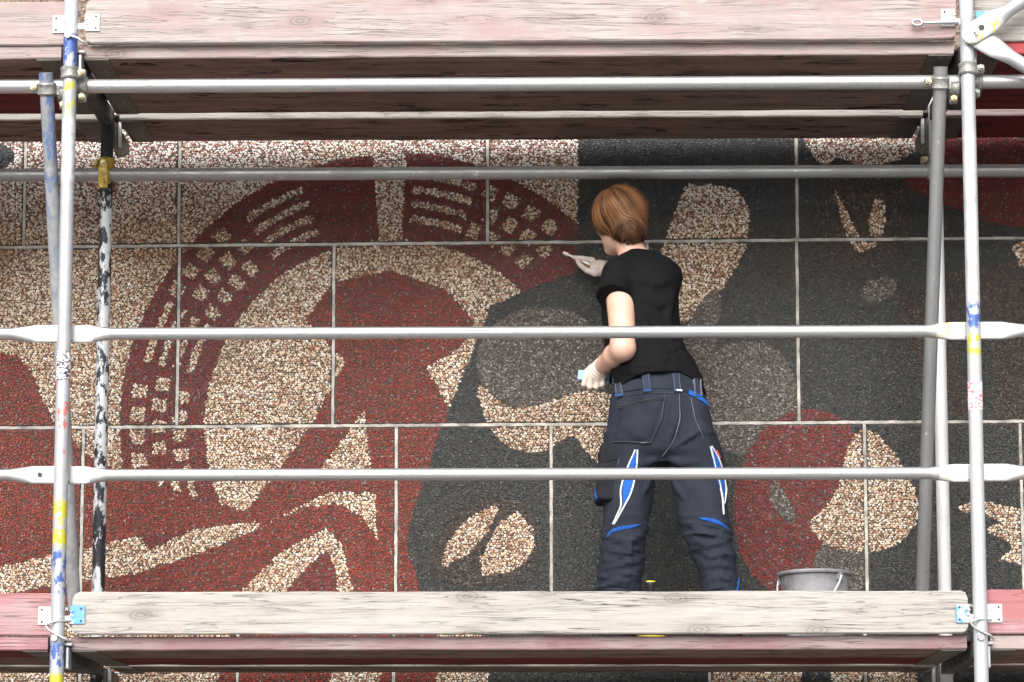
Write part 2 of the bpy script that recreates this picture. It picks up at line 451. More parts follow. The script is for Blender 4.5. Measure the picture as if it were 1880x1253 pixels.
def classify(P):
    wob = P + 0.0015 * np.stack([np.sin(P[:, 1] * 90 + 3 * np.sin(P[:, 0] * 31)), np.sin(P[:, 0] * 83 + 2 * np.sin(P[:, 1] * 37))], 1)
    c = np.full(len(P), 'T')
    for cl, poly in FU: c[inside(wob, poly)] = cl
    return c

def grid(p, lo, hi):
    xs = np.arange(lo[0], hi[0], p); zs = np.arange(lo[1], hi[1], p * 0.866)
    X, Z = np.meshgrid(xs, zs); X = X + (np.arange(len(zs)) % 2)[:, None] * p / 2
    P = np.stack([X.ravel(), Z.ravel()], 1)
    return P + rng.uniform(-0.27, 0.27, P.shape) * p

def vnoise(P, s, seed=0):
    """smooth value noise, any dimension"""
    Q = np.asarray(P, float) / s; I = np.floor(Q).astype(int); f = Q - I; f = f * f * (3 - 2 * f)
    D = Q.shape[1]; out = 0
    for corner in range(2 ** D):
        w = 1; h = np.full(len(Q), seed * 7919 + 17, np.int64)
        for d in range(D):
            b = (corner >> d) & 1
            w = w * (f[:, d] if b else 1 - f[:, d])
            h = (h * 73856093 + (I[:, d] + b) * (19349663 + 83492791 * d)) & 0x7fffffff
            h = (h ^ (h >> 13)) * 1274126177 & 0x7fffffff
        out = out + w * ((h >> 8) % 4096) / 4095.0
    return out

PAL = {
    'T': [((0.78, 0.67, 0.53), 4), ((0.70, 0.55, 0.40), 4), ((0.84, 0.78, 0.69), 4), ((0.45, 0.27, 0.18), 3), ((0.34, 0.19, 0.13), 2), ((0.57, 0.41, 0.29), 3)],
    'R': [((0.23, 0.034, 0.022), 5), ((0.30, 0.048, 0.028), 4), ((0.165, 0.026, 0.021), 4), ((0.12, 0.065, 0.05), 2.5), ((0.24, 0.20, 0.18), 0.45)],
    'D': [((0.185, 0.028, 0.024), 5), ((0.25, 0.038, 0.031), 4), ((0.14, 0.024, 0.024), 4), ((0.11, 0.06, 0.055), 2), ((0.22, 0.19, 0.18), 0.5)],
    'K': [((0.036, 0.042, 0.043), 6), ((0.052, 0.060, 0.060), 5), ((0.025, 0.029, 0.030), 4), ((0.075, 0.082, 0.080), 1.2), ((0.14, 0.14, 0.135), 0.25)],
    'G': [((0.15, 0.135, 0.12), 5), ((0.22, 0.20, 0.18), 3), ((0.08, 0.072, 0.066), 4), ((0.11, 0.075, 0.06), 2), ((0.36, 0.34, 0.31), 0.8)],
    'B': [((0.055, 0.042, 0.036), 5), ((0.085, 0.064, 0.052), 3), ((0.026, 0.021, 0.019), 4), ((0.15, 0.12, 0.10), 1)],
}
lo_px, hi_px = wall_uv(-80, 1340), wall_uv(1960, 150)
lo = np.array([lo_px[0], wall_uv(900, 1330)[1]]); hi = np.array([hi_px[0], wall_uv(900, 175)[1]])
GA, GB = grid(0.0101, lo, hi), grid(0.0082, lo, hi)
cA, cB = classify(GA), classify(GB)
PTS = np.concatenate([GA[cA == 'T'], GB[cB != 'T']]); CLS = np.concatenate([cA[cA == 'T'], cB[cB != 'T']])

def pebble_colours(P, C):
    out = np.zeros((len(P), 3))
    for cl, pal in PAL.items():
        s = np.where(C == cl)[0]
        cols = np.array([c for c, _ in pal]); w = np.array([x for _, x in pal], float)
        out[s] = cols[rng.choice(len(pal), len(s), p=w / w.sum())]
    out *= np.where((C == 'T')[:, None], rng.uniform(0.78, 1.16, (len(P), 1)), rng.uniform(0.86, 1.12, (len(P), 1)))
    out *= 0.86 + 0.28 * vnoise(P, 0.30, 61)[:, None]                    # batches of stone differ a little, grime gathers
    # the row under the upper deck is dry and chalky: a bloom with a ragged lower edge, tan stones whiten and redden, strengthened in colour to brighten this shaded row
    chalk_lift = np.clip((P[:, 1] - (zrow[2] + 0.10) + 0.30 * (vnoise(P, 0.35, 3) - 0.5) + 0.12 * (vnoise(P, 0.07, 5) - 0.5)) / 0.30, 0, 1)
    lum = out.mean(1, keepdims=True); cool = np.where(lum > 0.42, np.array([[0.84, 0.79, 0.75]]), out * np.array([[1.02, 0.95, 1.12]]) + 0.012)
    t = chalk_lift[:, None]
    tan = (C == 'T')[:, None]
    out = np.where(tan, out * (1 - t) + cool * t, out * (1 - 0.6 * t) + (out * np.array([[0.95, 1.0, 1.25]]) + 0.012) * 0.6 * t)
    # a brown water stain below the first joint
    st = np.clip(1 - np.abs(P[:, 1] - (zrow[2] - 0.03)) / 0.22, 0, 1) * np.clip((vnoise(P, 0.45, 9) - 0.42) * 4, 0, 1)
    out *= 1 - 0.38 * st[:, None] * np.array([[0.75, 1.0, 1.25]])
    return np.clip(out, 0.008, 0.9)

def pebble_mesh(name, P, C, parent):
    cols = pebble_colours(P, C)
    V, FQ, sizes, VC, sm = [], [], [], [], []
    base = 0
    for tan in (True, False):
        s = np.where((C == 'T') == tan)[0]
        n = len(s)
        if n == 0: continue
        k_ = 5 if tan else 4
        r = (rng.uniform(0.0050, 0.0073, n) if tan else rng.uniform(0.0050, 0.0070, n))
        hgt = rng.uniform(0.0036, 0.0066, n) if tan else rng.uniform(0.0024, 0.0050, n)
        ph = rng.uniform(0, 6.28, n); asp = rng.uniform(0.66, 1.0, n); ori = rng.uniform(0, 3.14, n)
        an = ph[:, None] + np.arange(k_)[None] * 2 * math.pi / k_ + rng.uniform(-0.3, 0.3, (n, k_))
        rad = r[:, None] * rng.uniform(0.85, 1.15, (n, k_))
        x, y = rad * np.cos(an), rad * np.sin(an) * asp[:, None]
        co, so = np.cos(ori)[:, None], np.sin(ori)[:, None]
        x, y = x * co - y * so, x * so + y * co
        tl_ = 0.24 if tan else 0.17
        tx, ty = rng.uniform(-tl_, tl_, n)[:, None], rng.uniform(-tl_, tl_, n)[:, None]
        cx, cz = P[s, 0][:, None], P[s, 1][:, None]
        ring0 = np.stack([cx + x, np.full_like(x, 0.001), cz + y], -1)
        q = 0.74 if tan else 0.70
        x1, y1 = x * q, y * q
        d1 = hgt[:, None] * (0.72 if tan else 0.95) + tx * x1 + ty * y1
        ring1 = np.stack([cx + x1, -d1, cz + y1], -1)
        if tan:
            top = np.stack([cx, -hgt[:, None], cz], -1)
            v = np.concatenate([ring0, ring1, top], 1)
        else:
            v = np.concatenate([ring0, ring1], 1)
        nv = v.shape[1]
        o = base + np.arange(n)[:, None] * nv
        i0 = np.arange(k_); i1 = (i0 + 1) % k_
        quads = np.stack([i0, i1, i1 + k_, i0 + k_], 1)[None] + o[:, :, None]
        FQ.append(quads.reshape(-1)); sizes.append(np.full(n * k_, 4))
        if tan:
            tris = np.stack([i0 + k_, i1 + k_, np.full(k_, 2 * k_)], 1)[None] + o[:, :, None]
            FQ.append(tris.reshape(-1)); sizes.append(np.full(n * k_, 3))
            sm.append(np.ones(2 * n * k_, bool))
        else:
            caps = (i0 + k_)[None] + o
            FQ.append(caps.reshape(-1)); sizes.append(np.full(n, k_))
            sm.append(np.zeros(n * k_ + n, bool))
        V.append(v.reshape(-1, 3)); VC.append(np.repeat(cols[s], nv, 0)); base += n * nv
    V = np.concatenate(V).astype(np.float32); L = np.concatenate(FQ).astype(np.int32); S = np.concatenate(sizes).astype(np.int32)
    me = bpy.data.meshes.new(name)
    me.vertices.add(len(V)); me.vertices.foreach_set('co', V.ravel())
    me.loops.add(len(L)); me.loops.foreach_set('vertex_index', L)
    me.polygons.add(len(S)); me.polygons.foreach_set('loop_start', np.concatenate([[0], np.cumsum(S)[:-1]]).astype(np.int32))
    me.polygons.foreach_set('use_smooth', np.concatenate(sm))
    at = me.attributes.new('stone', 'FLOAT_COLOR', 'POINT')
    VC = np.concatenate([np.concatenate(VC), np.ones((len(V), 1))], 1).astype(np.float32)
    at.data.foreach_set('color', VC.ravel())
    me.materials.append(PEBBLE); me.update(calc_edges=True); me.validate()
    o = bpy.data.objects.new(name, me); COL.objects.link(o); o.parent = parent
    o['kind'] = 'stuff'
    return o

JW = 0.0078
for r_ in range(5):
    xs = [wall_uv(x, mid(r_))[0] for x in row_x[r_]]
    z1, z0 = zrow[r_] - JW, zrow[r_ + 1] + JW
    for u0, u1 in zip(xs[:-1], xs[1:]):
        a0, a1 = u0 + JW, u1 - JW
        sel = (PTS[:, 0] > a0 + 0.003) & (PTS[:, 0] < a1 - 0.003) & (PTS[:, 1] > z0 + 0.003) & (PTS[:, 1] < z1 - 0.003)
        near = sel.sum() > 500
        b = MB().box(((a0 + a1) / 2, 0.06 + (0.0 if near else -0.004), (z0 + z1) / 2), (a1 - a0, 0.12, z1 - z0))
        p = b.build('panel', CONCRETE if near else FARPEB, wall)
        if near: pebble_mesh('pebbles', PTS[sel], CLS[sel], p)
# lower wall down to the ground and a plain band above
for z0, z1 in ((GROUND_Z - 0.05, zrow[5] - JW), (zrow[0] + JW, zrow[0] + 3.0)):
    MB().box((0, 0.056, (z0 + z1) / 2), (13.0, 0.12, z1 - z0)).build('panel', FARPEB, wall)
MB().box((0, 0.20, (GROUND_Z + zrow[0] + 3) / 2), (13.0, 0.14, zrow[0] + 3 - GROUND_Z)).build('backing', CONCRETE, wall)
# ragged mortar in the joints
def mortar_strip(p0, p1, w, seed):
    n = max(8, int(np.linalg.norm(np.subtract(p1, p0)) / 0.018)); t = np.linspace(0, 1, n)
    r2 = np.random.default_rng(seed)
    horiz = abs(p1[0] - p0[0]) > abs(p1[1] - p0[1]); secs = []
    for q in t:
        c = np.array(p0) * (1 - q) + np.array(p1) * q
        wa, wb = w * r2.uniform(0.82, 1.15), w * r2.uniform(0.82, 1.15); d = r2.uniform(-0.004, 0.002)
        pr = [(-wa, 0.012), (-wa * 0.7, -d), (wb * 0.7, -d * r2.uniform(0.5, 1.3)), (wb, 0.012)]
        secs.append([(c[0], y, c[1] + s_) if horiz else (c[0] + s_, y, c[1]) for s_, y in pr])
    return MB().loft(secs)
for i in range(1, 6):
    mortar_strip((-5.2, zrow[i]), (5.2, zrow[i]), JW + 0.0005, i).build('mortar_joint', MORTAR, wall, smooth=50)
for r_ in range(5):
    for i, x in enumerate(row_x[r_][1:-1]):
        u = wall_uv(x, mid(r_))[0]
        mortar_strip((u, zrow[r_ + 1] + JW), (u, zrow[r_] - JW), JW + 0.0005, 50 * r_ + i).build('mortar_joint', MORTAR, wall, smooth=50)

# ------------------------------------------------------------------ scaffold
BAY, LIFT, FRAME = 3.07, 2.0, 0.73
XL, XR = W(117.5, 626, 0)[0], W(1788, 626, 0)[0]
BAY = XR - XL
POST_R = 0.0242
scaf = empty('scaffold', (XL, 0, GROUND_Z), 'galvanised tube scaffold with guard rails and clamped braces before the mosaic wall', 'scaffold')
SB = np.array([XL, 0, GROUND_Z])
PZ0, PZ1 = GROUND_Z + 0.12, 3.1
zpx = lambda py, Y=0.0: W(940, py, Y)[2]
def hm(py0, py1, col, th, Y=0.0):                 # paint mark between two heights, in tube coordinates
    return (zpx(py1, Y) - PZ0, zpx(py0, Y) - PZ0, col, th)
POST_L = steel('left_standard_paint', (0.47, 0.49, 0.515), (0.26, 0.27, 0.29), 0.35, 0.42,
    [hm(60, 132, BLUE, 0.49), hm(148, 215, YELLOW, 0.54), hm(700, 850, RED_, 0.58), hm(918, 1005, YELLOW, 0.47), hm(1010, 1090, BLUE, 0.52), hm(1180, 1230, BLUE, 0.48), hm(1236, 1300, YELLOW, 0.44), hm(-30, 60, WHITE, 0.45), hm(215, 330, WHITE, 0.45)], BLACKP, 0.70)
POST_Rm = steel('right_standard_paint', (0.54, 0.56, 0.585), (0.34, 0.35, 0.37), 0.35, 0.40,
    [hm(562, 608, BLUE, 0.50), hm(618, 636, YELLOW, 0.47), hm(642, 656, YELLOW, 0.47), hm(-40, 40, WHITE, 0.42), hm(250, 560, WHITE, 0.47)])
POST_BACK_L = steel('flaking_white_standard', (0.58, 0.60, 0.62), (0.40, 0.41, 0.43), 0.1, 0.5, [hm(200, 345, BLACKP, 0.25, 0.73)], BLACKP, 0.50)
POST_BACK_R = steel('pale_standard', (0.66, 0.67, 0.68), (0.45, 0.45, 0.46), 0.15, 0.45)

def post(x, y, mat):
    o = MB().pipe((0, 0, 0), (0, 0, PZ1 - PZ0), POST_R, 0.0032, 28).build('standard', mat, scaf, smooth=40)
    o.location = Vector((x, y, PZ0)) - Vector(SB)
    f = MB().box((0, 0, -0.112), (0.15, 0.15, 0.008)).tube([(0, 0, -0.11), (0, 0, 0.02)], 0.018, 16).build('base_plate', GALV_DULL, o, smooth=40)
    return o
XLL, XRR = XL - BAY, XR + BAY
post_l, post_r = post(XL, 0, POST_L), post(XR, 0, POST_Rm)
post_bl, post_br = post(XL, FRAME, POST_BACK_L), post(XR, FRAME, POST_BACK_R)
for x in (XLL, XRR):
    post(x, 0, GALV); post(x, FRAME, GALV)

# stickers on two standards
def sticker(par, py0, py1, col, bgc, name):
    z0, z1 = zpx(py1) - PZ0, zpx(py0) - PZ0
    k = NB(name)
    n = k.noise(k.coords((1.0, 1.0, 2.2)), 70, 3, 0.6); n2 = k.noise(k.coords((1.5, 1.5, 0.6)), 110, 2, 0.5)
    c = k.mix(k.ramp(n, 0.50, 0.56), bgc, col); c = k.mix(k.ramp(n2, 0.60, 0.66), c, (0.05, 0.05, 0.05) if col[0] < 0.5 else bgc)
    secs = []
    for a in np.linspace(R(180), R(360), 14):
        secs.append([(math.cos(a) * (POST_R + d), math.sin(a) * (POST_R + d), z) for d, z in ((0.0002, z0), (0.0009, z0), (0.0009, z1), (0.0002, z1))])
    MB().loft(secs).build('sticker', k.set(c, 0.5), par, smooth=40)
sticker(post_l, 644, 698, (0.05, 0.05, 0.06), (0.78, 0.76, 0.76), 'black_print_sticker')
sticker(post_r, 704, 756, (0.72, 0.20, 0.26), (0.82, 0.74, 0.75), 'red_print_sticker')

# long tubes
def long_tube(name, py, Y, mat, x0=XLL - 0.2, x1=XRR + 0.2, r=POST_R):
    z = zpx(py, Y)
    o = MB().pipe((x0, Y, z), (x1, Y, z), r, 0.0032, 28).build(name, mat, scaf, base=SB, smooth=40)
    return z
Z_A = long_tube('ledger_tube', 155, POST_R * 2 + 0.004, GALV_BRIGHT)
Z_B = long_tube('ledger_tube', 318, FRAME - POST_R * 2 - 0.004, GALV_DULL)

# guard rails with flattened ends
RAIL_Y = POST_R + 0.016
sq = lambda v, a_: math.copysign(abs(v) ** (0.35 if a_ < 0.008 else (0.7 if a_ < 0.017 else 1.0)), v)
def guard_rail(x0, x1, z, mat0, ends, hole=False):
    r = 0.0212; L = x1 - x0
    stops = [(0.0, .0065, .030), (0.012, .0065, .031), (0.085, .0065, .031), (0.105, .009, .029), (0.135, .0165, .0245), (0.17, r, r)]
    stations = stops + [(L / 2, r, r)] + [(L - s, a_, b_) for s, a_, b_ in stops[::-1]]
    secs = [[(x0 + s, RAIL_Y + a_ * sq(math.cos(t), a_), z + b_ * sq(math.sin(t), a_)) for t in np.linspace(0, 2 * math.pi, 24, endpoint=False)] for s, a_, b_ in stations]
    mb = MB(); mb.loft(secs)
    cen = [np.mean([mb.v[i][0] for i in f]) for f in mb.f]
    mb.m = [(1 if ends and (c > x1 - 0.14) else (2 if ends and c < x0 + 0.11 else 0)) for c in cen]
    o = mb.build('guard_rail', [mat0, PLATE_YELLOW if ends else mat0, PLATE], scaf, base=SB, smooth=40)
    for xh in ((x1 - 0.06,) if hole else ()):
        MB().tube([(xh, RAIL_Y - 0.0095, z), (xh, RAIL_Y - 0.006, z)], 0.0085, 14).build('pin_hole', HOLE_SHADE, o, base=SB)
    return o
for py in (611, 871):
    z = zpx(py, RAIL_Y)
    guard_rail(XL - 0.012, XR + 0.012, z, GALV_BRIGHT, True)
    guard_rail(XLL + 0.03, XL - 0.02, z + 0.001, GALV_BRIGHT, False, py > 800)
    guard_rail(XR + 0.02, XRR - 0.03, z + 0.001, GALV_BRIGHT, False)
    for x in (XL, XR):                                       # the wedge pocket welded to the standard
        MB().box((x, POST_R + 0.004, z), (0.05, 0.014, 0.05), bev=0.003).build('rail_pocket', GALV, scaf, base=SB)

# couplers
def hexnut(mb, c, ax, r=0.0115, h=0.014, mi=0):
    c = np.asarray(c, float); ax = np.asarray(ax, float)
    mb.tube([c, c + ax * h], r, 6, mi); mb.tube([c + ax * h, c + ax * (h + 0.008)], r * 0.55, 10, mi)
def band_on(mb, c, ax, r, wid=0.042, lug=None):
    c, ax = np.asarray(c, float), np.asarray(ax, float); ax = ax / np.linalg.norm(ax)
    ref = np.cross(ax, [0.3, 0.2, 0.93] if abs(ax[2]) < 0.9 else [0, 1, 0]); ref /= np.linalg.norm(ref); q = np.cross(ax, ref)
    prof = [(-wid / 2, 0.001), (-wid / 2, 0.006), (-wid / 2 + .005, 0.0095), (-.006, 0.0065), (.006, 0.0065), (wid / 2 - .005, 0.0095), (wid / 2, 0.006), (wid / 2, 0.001)]
    secs = [[c + ax * s_ + (r + d) * (math.cos(t) * ref + math.sin(t) * q) for s_, d in prof] for t in np.linspace(0, 2 * math.pi, 24)]
    mb.loft(secs, caps=False)
    if lug is not None:
        l = np.asarray(lug, float)
        m_ = Matrix((Vector(l), Vector(np.cross(ax, l)), Vector(ax))).transposed()
        mb.box(c + l * (r + 0.018), (0.030, 0.018, wid * 0.72), rot=m_, bev=0.004)
def coupler(c1, ax1, lug1, c2, ax2, lug2, mat=CAST, nut=BRASS):
    mb = MB(); band_on(mb, c1, ax1, POST_R, lug=lug1); band_on(mb, c2, ax2, POST_R, lug=lug2)
    c1, c2 = np.asarray(c1, float), np.asarray(c2, float)
    mb.box((c1 + c2) / 2, (0.034, 0.02, 0.034), bev=0.003)
    o = mb.build('coupler', mat, scaf, base=SB, smooth=40)
    for c, l in ((c1, lug1), (c2, lug2)):
        l = np.asarray(l, float)
        nb = MB(); hexnut(nb, c + l * (POST_R + 0.018) + np.array([0, -0.009, 0]), (0, -1, 0)); nb.build('bolt', nut, o, base=SB)
YA, YB = POST_R * 2 + 0.004, FRAME - POST_R * 2 - 0.004
coupler((XL, 0, Z_A + 0.028), (0, 0, 1), (1, 0, 0), (XL + 0.035, YA, Z_A), (1, 0, 0), (0, 0, -1))
coupler((XR, 0, Z_A + 0.028), (0, 0, 1), (1, 0, 0), (XR + 0.035, YA, Z_A), (1, 0, 0), (0, 0, -1), CAST, CAST)
coupler((XL, FRAME, Z_B + 0.055), (0, 0, 1), (-1, 0, 0), (XL + 0.004, YB, Z_B), (1, 0, 0), (0, -0.5, 0.86), YELLOW_CAST)
coupler((XR, FRAME, Z_B + 0.055), (0, 0, 1), (-1, 0, 0), (XR - 0.02, YB, Z_B), (1, 0, 0), (0, -0.3, 0.95), CAST)
# the yellow flap of the coupler on the flaking standard
MB().box((XL + 0.004, YB - POST_R - 0.013, Z_B - 0.012), (0.036, 0.012, 0.10), bev=0.004).box((XL + 0.004, YB - POST_R - 0.017, Z_B - 0.038), (0.012, 0.014, 0.024), bev=0.002).build('coupler_flap', YELLOW_CAST, scaf, base=SB)

# inclined tie tubes from the outer ledger down to the inner standards
def tie_tube(top, bot, mat, lug):
    t = np.array(top); b = np.array(bot)
    o = MB().pipe(b, t, POST_R, 0.0035, 24).build('tie_tube', mat, scaf, base=SB, smooth=40)
    d = (b - t) / np.linalg.norm(b - t)
    c = t + d * 0.055
    coupler(c, d, lug, c + np.array([0.052 * -lug[0], YA * 0.9, -0.004]), (1, 0, 0), (0, 0, -1))
TIE_L = steel('blue_rubbed_tube', (0.36, 0.37, 0.385), (0.22, 0.225, 0.235), 0.2, 0.5, [], None)
k = NB('blue_rubbed_tie')
zz = k.n('SeparateXYZ', {0: k.coords()}).outputs[2]
nn = k.noise(k.coords((1, 1, 0.35)), 26, 5, 0.7)
cc = k.mix(k.ramp(k.noise(k.coords(), 20, 5, 0.7), 0.3, 0.7), (0.40, 0.41, 0.42), (0.25, 0.26, 0.27))
TIE_L = k.set(k.mix(k.math('MULTIPLY', k.ramp(zz, 1.15 - GROUND_Z, 1.75 - GROUND_Z), k.ramp(nn, 0.44, 0.60)), cc, (0.10, 0.17, 0.36)), 0.5, 0.15)
pt, pb = W(84, 134, -0.004), W(136, 1090, 0.68)
tie_tube(pt, W(137, 1120, 0.68), TIE_L, (-1, 0, 0))
tie_tube(W(1727, 123, -0.004), W(1692, 1120, 0.66), GALV_DULL, (-1, 0, 0))

# decks: transoms, planks, toe boards on two lifts
Z_LO, Z_HI = 0.0, zpx(80, 0.04)
def lumber(name, x0, x1, y0, y1, z0, z1, mats, under=None, round_end=0.0, seed=0, parent=None, base=None):
    """a board with slightly uneven arrises"""
    r2 = np.random.default_rng(seed); n = 30; b = 0.004
    secs = []
    st = np.linspace(x0, x1, n)
    if round_end: st = np.concatenate([[x0, x0 + round_end * .3, x0 + round_end], np.linspace(x0 + .1, x1 - .1, n), [x1 - round_end, x1 - round_end * .3, x1]])
    for x in st:
        e = min(x - x0, x1 - x); sh = 0.0
        if round_end and e < round_end: sh = round_end - math.sqrt(max(0, round_end ** 2 - (round_end - e) ** 2))
        j = lambda: r2.normal(0, 0.0007)
        a0, a1, c0, c1 = y0 + j(), y1 + j(), z0 + sh + j(), z1 - sh + j()
        secs.append([(x, a0 + b, c0), (x, a1 - b, c0), (x, a1, c0 + b), (x, a1, c1 - b), (x, a1 - b, c1), (x, a0 + b, c1), (x, a0, c1 - b), (x, a0, c0 + b)])
    mb = MB().loft(secs)
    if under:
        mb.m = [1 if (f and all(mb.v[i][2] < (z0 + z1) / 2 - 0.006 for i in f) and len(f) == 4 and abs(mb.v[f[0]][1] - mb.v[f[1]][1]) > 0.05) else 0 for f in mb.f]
    ctr = np.array([(x0 + x1) / 2, (y0 + y1) / 2, (z0 + z1) / 2])
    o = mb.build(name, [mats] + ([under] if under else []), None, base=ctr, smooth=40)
    o.location = ctr
    return o

BRACKET = steel('weathered_bracket_steel', (0.17, 0.165, 0.155), (0.07, 0.065, 0.06), 0.3, 0.55)
END_STEEL = steel('plank_end_steel', (0.13, 0.115, 0.105), (0.06, 0.05, 0.048), 0.2, 0.6)
def plank(x0, x1, y0, y1, ztop, front, under, label, seed):
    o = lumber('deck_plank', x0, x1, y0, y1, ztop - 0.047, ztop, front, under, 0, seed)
    tag(o, label, 'plank', 'scaffold deck planks')
    c = np.array(o.location)
    for s, xe in ((1, x0), (-1, x1)):
        MB().box((xe + s * 0.045, (y0 + y1) / 2, ztop - 0.048), (0.085, y1 - y0 - 0.012, 0.006)).box((xe - s * 0.012, (y0 + y1) / 2, ztop - 0.012), (0.07, (y1 - y0) * 0.6, 0.008)).build('end_hook', END_STEEL, o, base=c)
    return o

D0, PW = 0.040, 0.318
YB3 = FRAME + 0.028
HOLD = 0.040
decks = [('upper', Z_HI), ('lower', Z_LO)]
for nm, zt in decks:
    up = nm == 'upper'
    for bay, (x0, x1) in (('main', (XL + HOLD, XR - HOLD)), ('west', (XLL + HOLD, XL - HOLD)), ('east', (XR + HOLD, XRR - HOLD))):
        where = {'main': 'in the bay where the worker stands', 'west': 'past the blue and yellow standard', 'east': 'past the red stickered standard'}[bay]
        for j, (y0, y1) in enumerate(((D0, D0 + PW), (D0 + PW + 0.006, D0 + 2 * PW + 0.006), (YB3, YB3 + 0.285))):
            pos = ('outer', 'middle', 'inner')[j]
            front = {'main': PINK if up else MAUVE, 'west': PINK if up else ROSE, 'east': REDW if up else PINK}[bay]
            if j == 2: front = PALE if bay != 'east' else MAUVE
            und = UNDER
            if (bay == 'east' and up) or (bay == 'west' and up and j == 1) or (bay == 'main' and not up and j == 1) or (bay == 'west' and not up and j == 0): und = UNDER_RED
            tone = {True: 'red glazed', False: 'brown weathered'}[und is UNDER_RED]
            plank(x0, x1, y0, y1, zt, front, und, f'{tone} {pos} plank of the {nm} deck {where}', 11 * j + 3 + (100 if up else 0))
    for x in (XLL, XL, XR, XRR):
        mb = MB()
        mb.box((x, (POST_R + FRAME - POST_R) / 2, zt - 0.052), (0.048, FRAME - 2 * POST_R, 0.058), bev=0.003)
        mb.build('transom', DARK_STEEL, scaf, base=SB)
        g = MB()                                                    # gusset at the outer standard
        g.add([(x + 0.004, POST_R, zt - 0.082), (x + 0.004, POST_R + 0.13, zt - 0.082), (x + 0.004, POST_R, zt - 0.20), (x - 0.004, POST_R, zt - 0.082), (x - 0.004, POST_R + 0.13, zt - 0.082), (x - 0.004, POST_R, zt - 0.20)], [(0, 1, 2), (5, 4, 3), (0, 3, 4, 1), (1, 4, 5, 2), (2, 5, 3, 0)])
        g.build('gusset', GALV_DULL, scaf, base=SB)
        MB().box((x + 0.030, POST_R + 0.02, zt - 0.075), (0.012, 0.05, 0.075), bev=0.003).box((x + 0.030, POST_R + 0.02, zt - 0.028), (0.035, 0.05, 0.012), bev=0.003).build('hook_plate', GALV, scaf, base=SB)
        b = MB()                                                    # bracket that carries the inner plank
        b.box((x, FRAME + POST_R + 0.15, zt - 0.072), (0.046, 0.30, 0.045), bev=0.003)
        xs_ = x + (0.027 if x < 0 else -0.027)
        for s_ in (1,):
            V = [(FRAME + 0.02, zt - 0.06), (FRAME + 0.31, zt - 0.06), (FRAME + 0.31, zt - 0.10), (FRAME + 0.10, zt - 0.175), (FRAME + 0.02, zt - 0.175)]
            vv = [(xs_ - 0.004, y, z) for y, z in V] + [(xs_ + 0.004, y, z) for y, z in V]
            b.add(vv, [(0, 1, 2, 3, 4), (9, 8, 7, 6, 5)] + [(i, (i + 1) % 5, 5 + (i + 1) % 5, 5 + i) for i in range(5)])
        b.build('inner_bracket', BRACKET, scaf, base=SB)
        MB().box((xs_ + (0.012 if x < 0 else -0.012), FRAME + 0.05, zt - 0.10), (0.014, 0.012, 0.10), bev=0.002).build('wedge', GALV, scaf, base=SB)

def toe_board(x0, x1, y0, z0, z1, mat, label, seed, plates):
    o = lumber('toe_board', x0, x1, y0, y0 + 0.03, z0, z1, mat, None, 0.022, seed)
    tag(o, label, 'toe board', 'scaffold toe boards')
    c = np.array(o.location)
    for x, w, pm, side in plates:
        zc = z0 + (z1 - z0) * 0.46
        p = MB().box((x, y0 - 0.004, zc), (w, 0.004, 0.064), bev=0.0015)
        p.box((x - side * (w / 2 + 0.014), y0 - 0.003, zc - 0.014), (0.034, 0.006, 0.022), bev=0.001)
        p.box((x - side * (w / 2 - 0.006), y0 - 0.0075, zc + 0.012), (0.014, 0.005, 0.006)).box((x - side * (w / 2 - 0.006), y0 - 0.0075, zc - 0.004), (0.014, 0.005, 0.006))
        b = p.build('end_bracket', pm, o, base=c)
        for dz in (-0.021, 0.021):
            q = MB().tube([(x + side * (w / 2 - 0.013), y0 - 0.0085, zc + dz), (x + side * (w / 2 - 0.013), y0 - 0.005, zc + dz)], 0.0036, 10)
            q.build('hole_disc', HOLE_SHADE, b, base=c)  # dark disc laid on the plate as the shaded recess of a hole
    return o
TY = 0.004
zl0, zl1 = zpx(1164, TY), zpx(1086, TY)
zu0, zu1 = zpx(76, TY), zpx(-6, TY)
xa, xb = W(133, 1120, TY)[0], W(1777, 1120, TY)[0]
toe_board(xa, xb, TY, zl0, zl1, PALE, 'pale grey bleached toe board in front of the worker and the bucket', 41,
          [(W(143, 1125, TY)[0], 0.050, PLATE_BLUE, 1), (W(1767, 1125, TY)[0], 0.048, PLATE_BLUE, -1)])
toe_board(XLL + 0.04, XL - 0.002, POST_R + 0.004, zl0 - 0.002, zl1, ROSE, 'rose painted lower toe board beyond the blue and yellow painted standard', 42, [(W(84, 1125, TY)[0], 0.06, PLATE, -1)])
toe_board(XR + 0.002, XRR - 0.04, POST_R + 0.004, zl0, zl1 + 0.006, ROSE, 'rose painted lower toe board beyond the red stickered standard', 43, [(W(1826, 1122, TY)[0], 0.06, PLATE, 1)])
toe_board(W(157, 40, TY)[0], W(1756, 40, TY)[0], TY, zu0, zu1, PINK, 'bleached pink knotty toe board of the upper deck between the standards', 44,
          [(W(170, 36, TY)[0], 0.052, PLATE, 1), (W(1740, 30, TY)[0], 0.05, PLATE, -1)])
toe_board(XLL + 0.04, XL - 0.002, POST_R + 0.004, zu0 + 0.004, zu1, PINK, 'pinkish upper toe board beyond the blue and yellow painted standard', 45, [(W(110, 38, TY)[0], 0.06, PLATE, -1)])
toe_board(XR + 0.002, XRR - 0.04, POST_R + 0.004, zu0, zu1, PALE, 'pale upper toe board behind the diagonal braces', 46, [(W(1806, 20, TY)[0], 0.05, PLATE_BLUE, 1)])

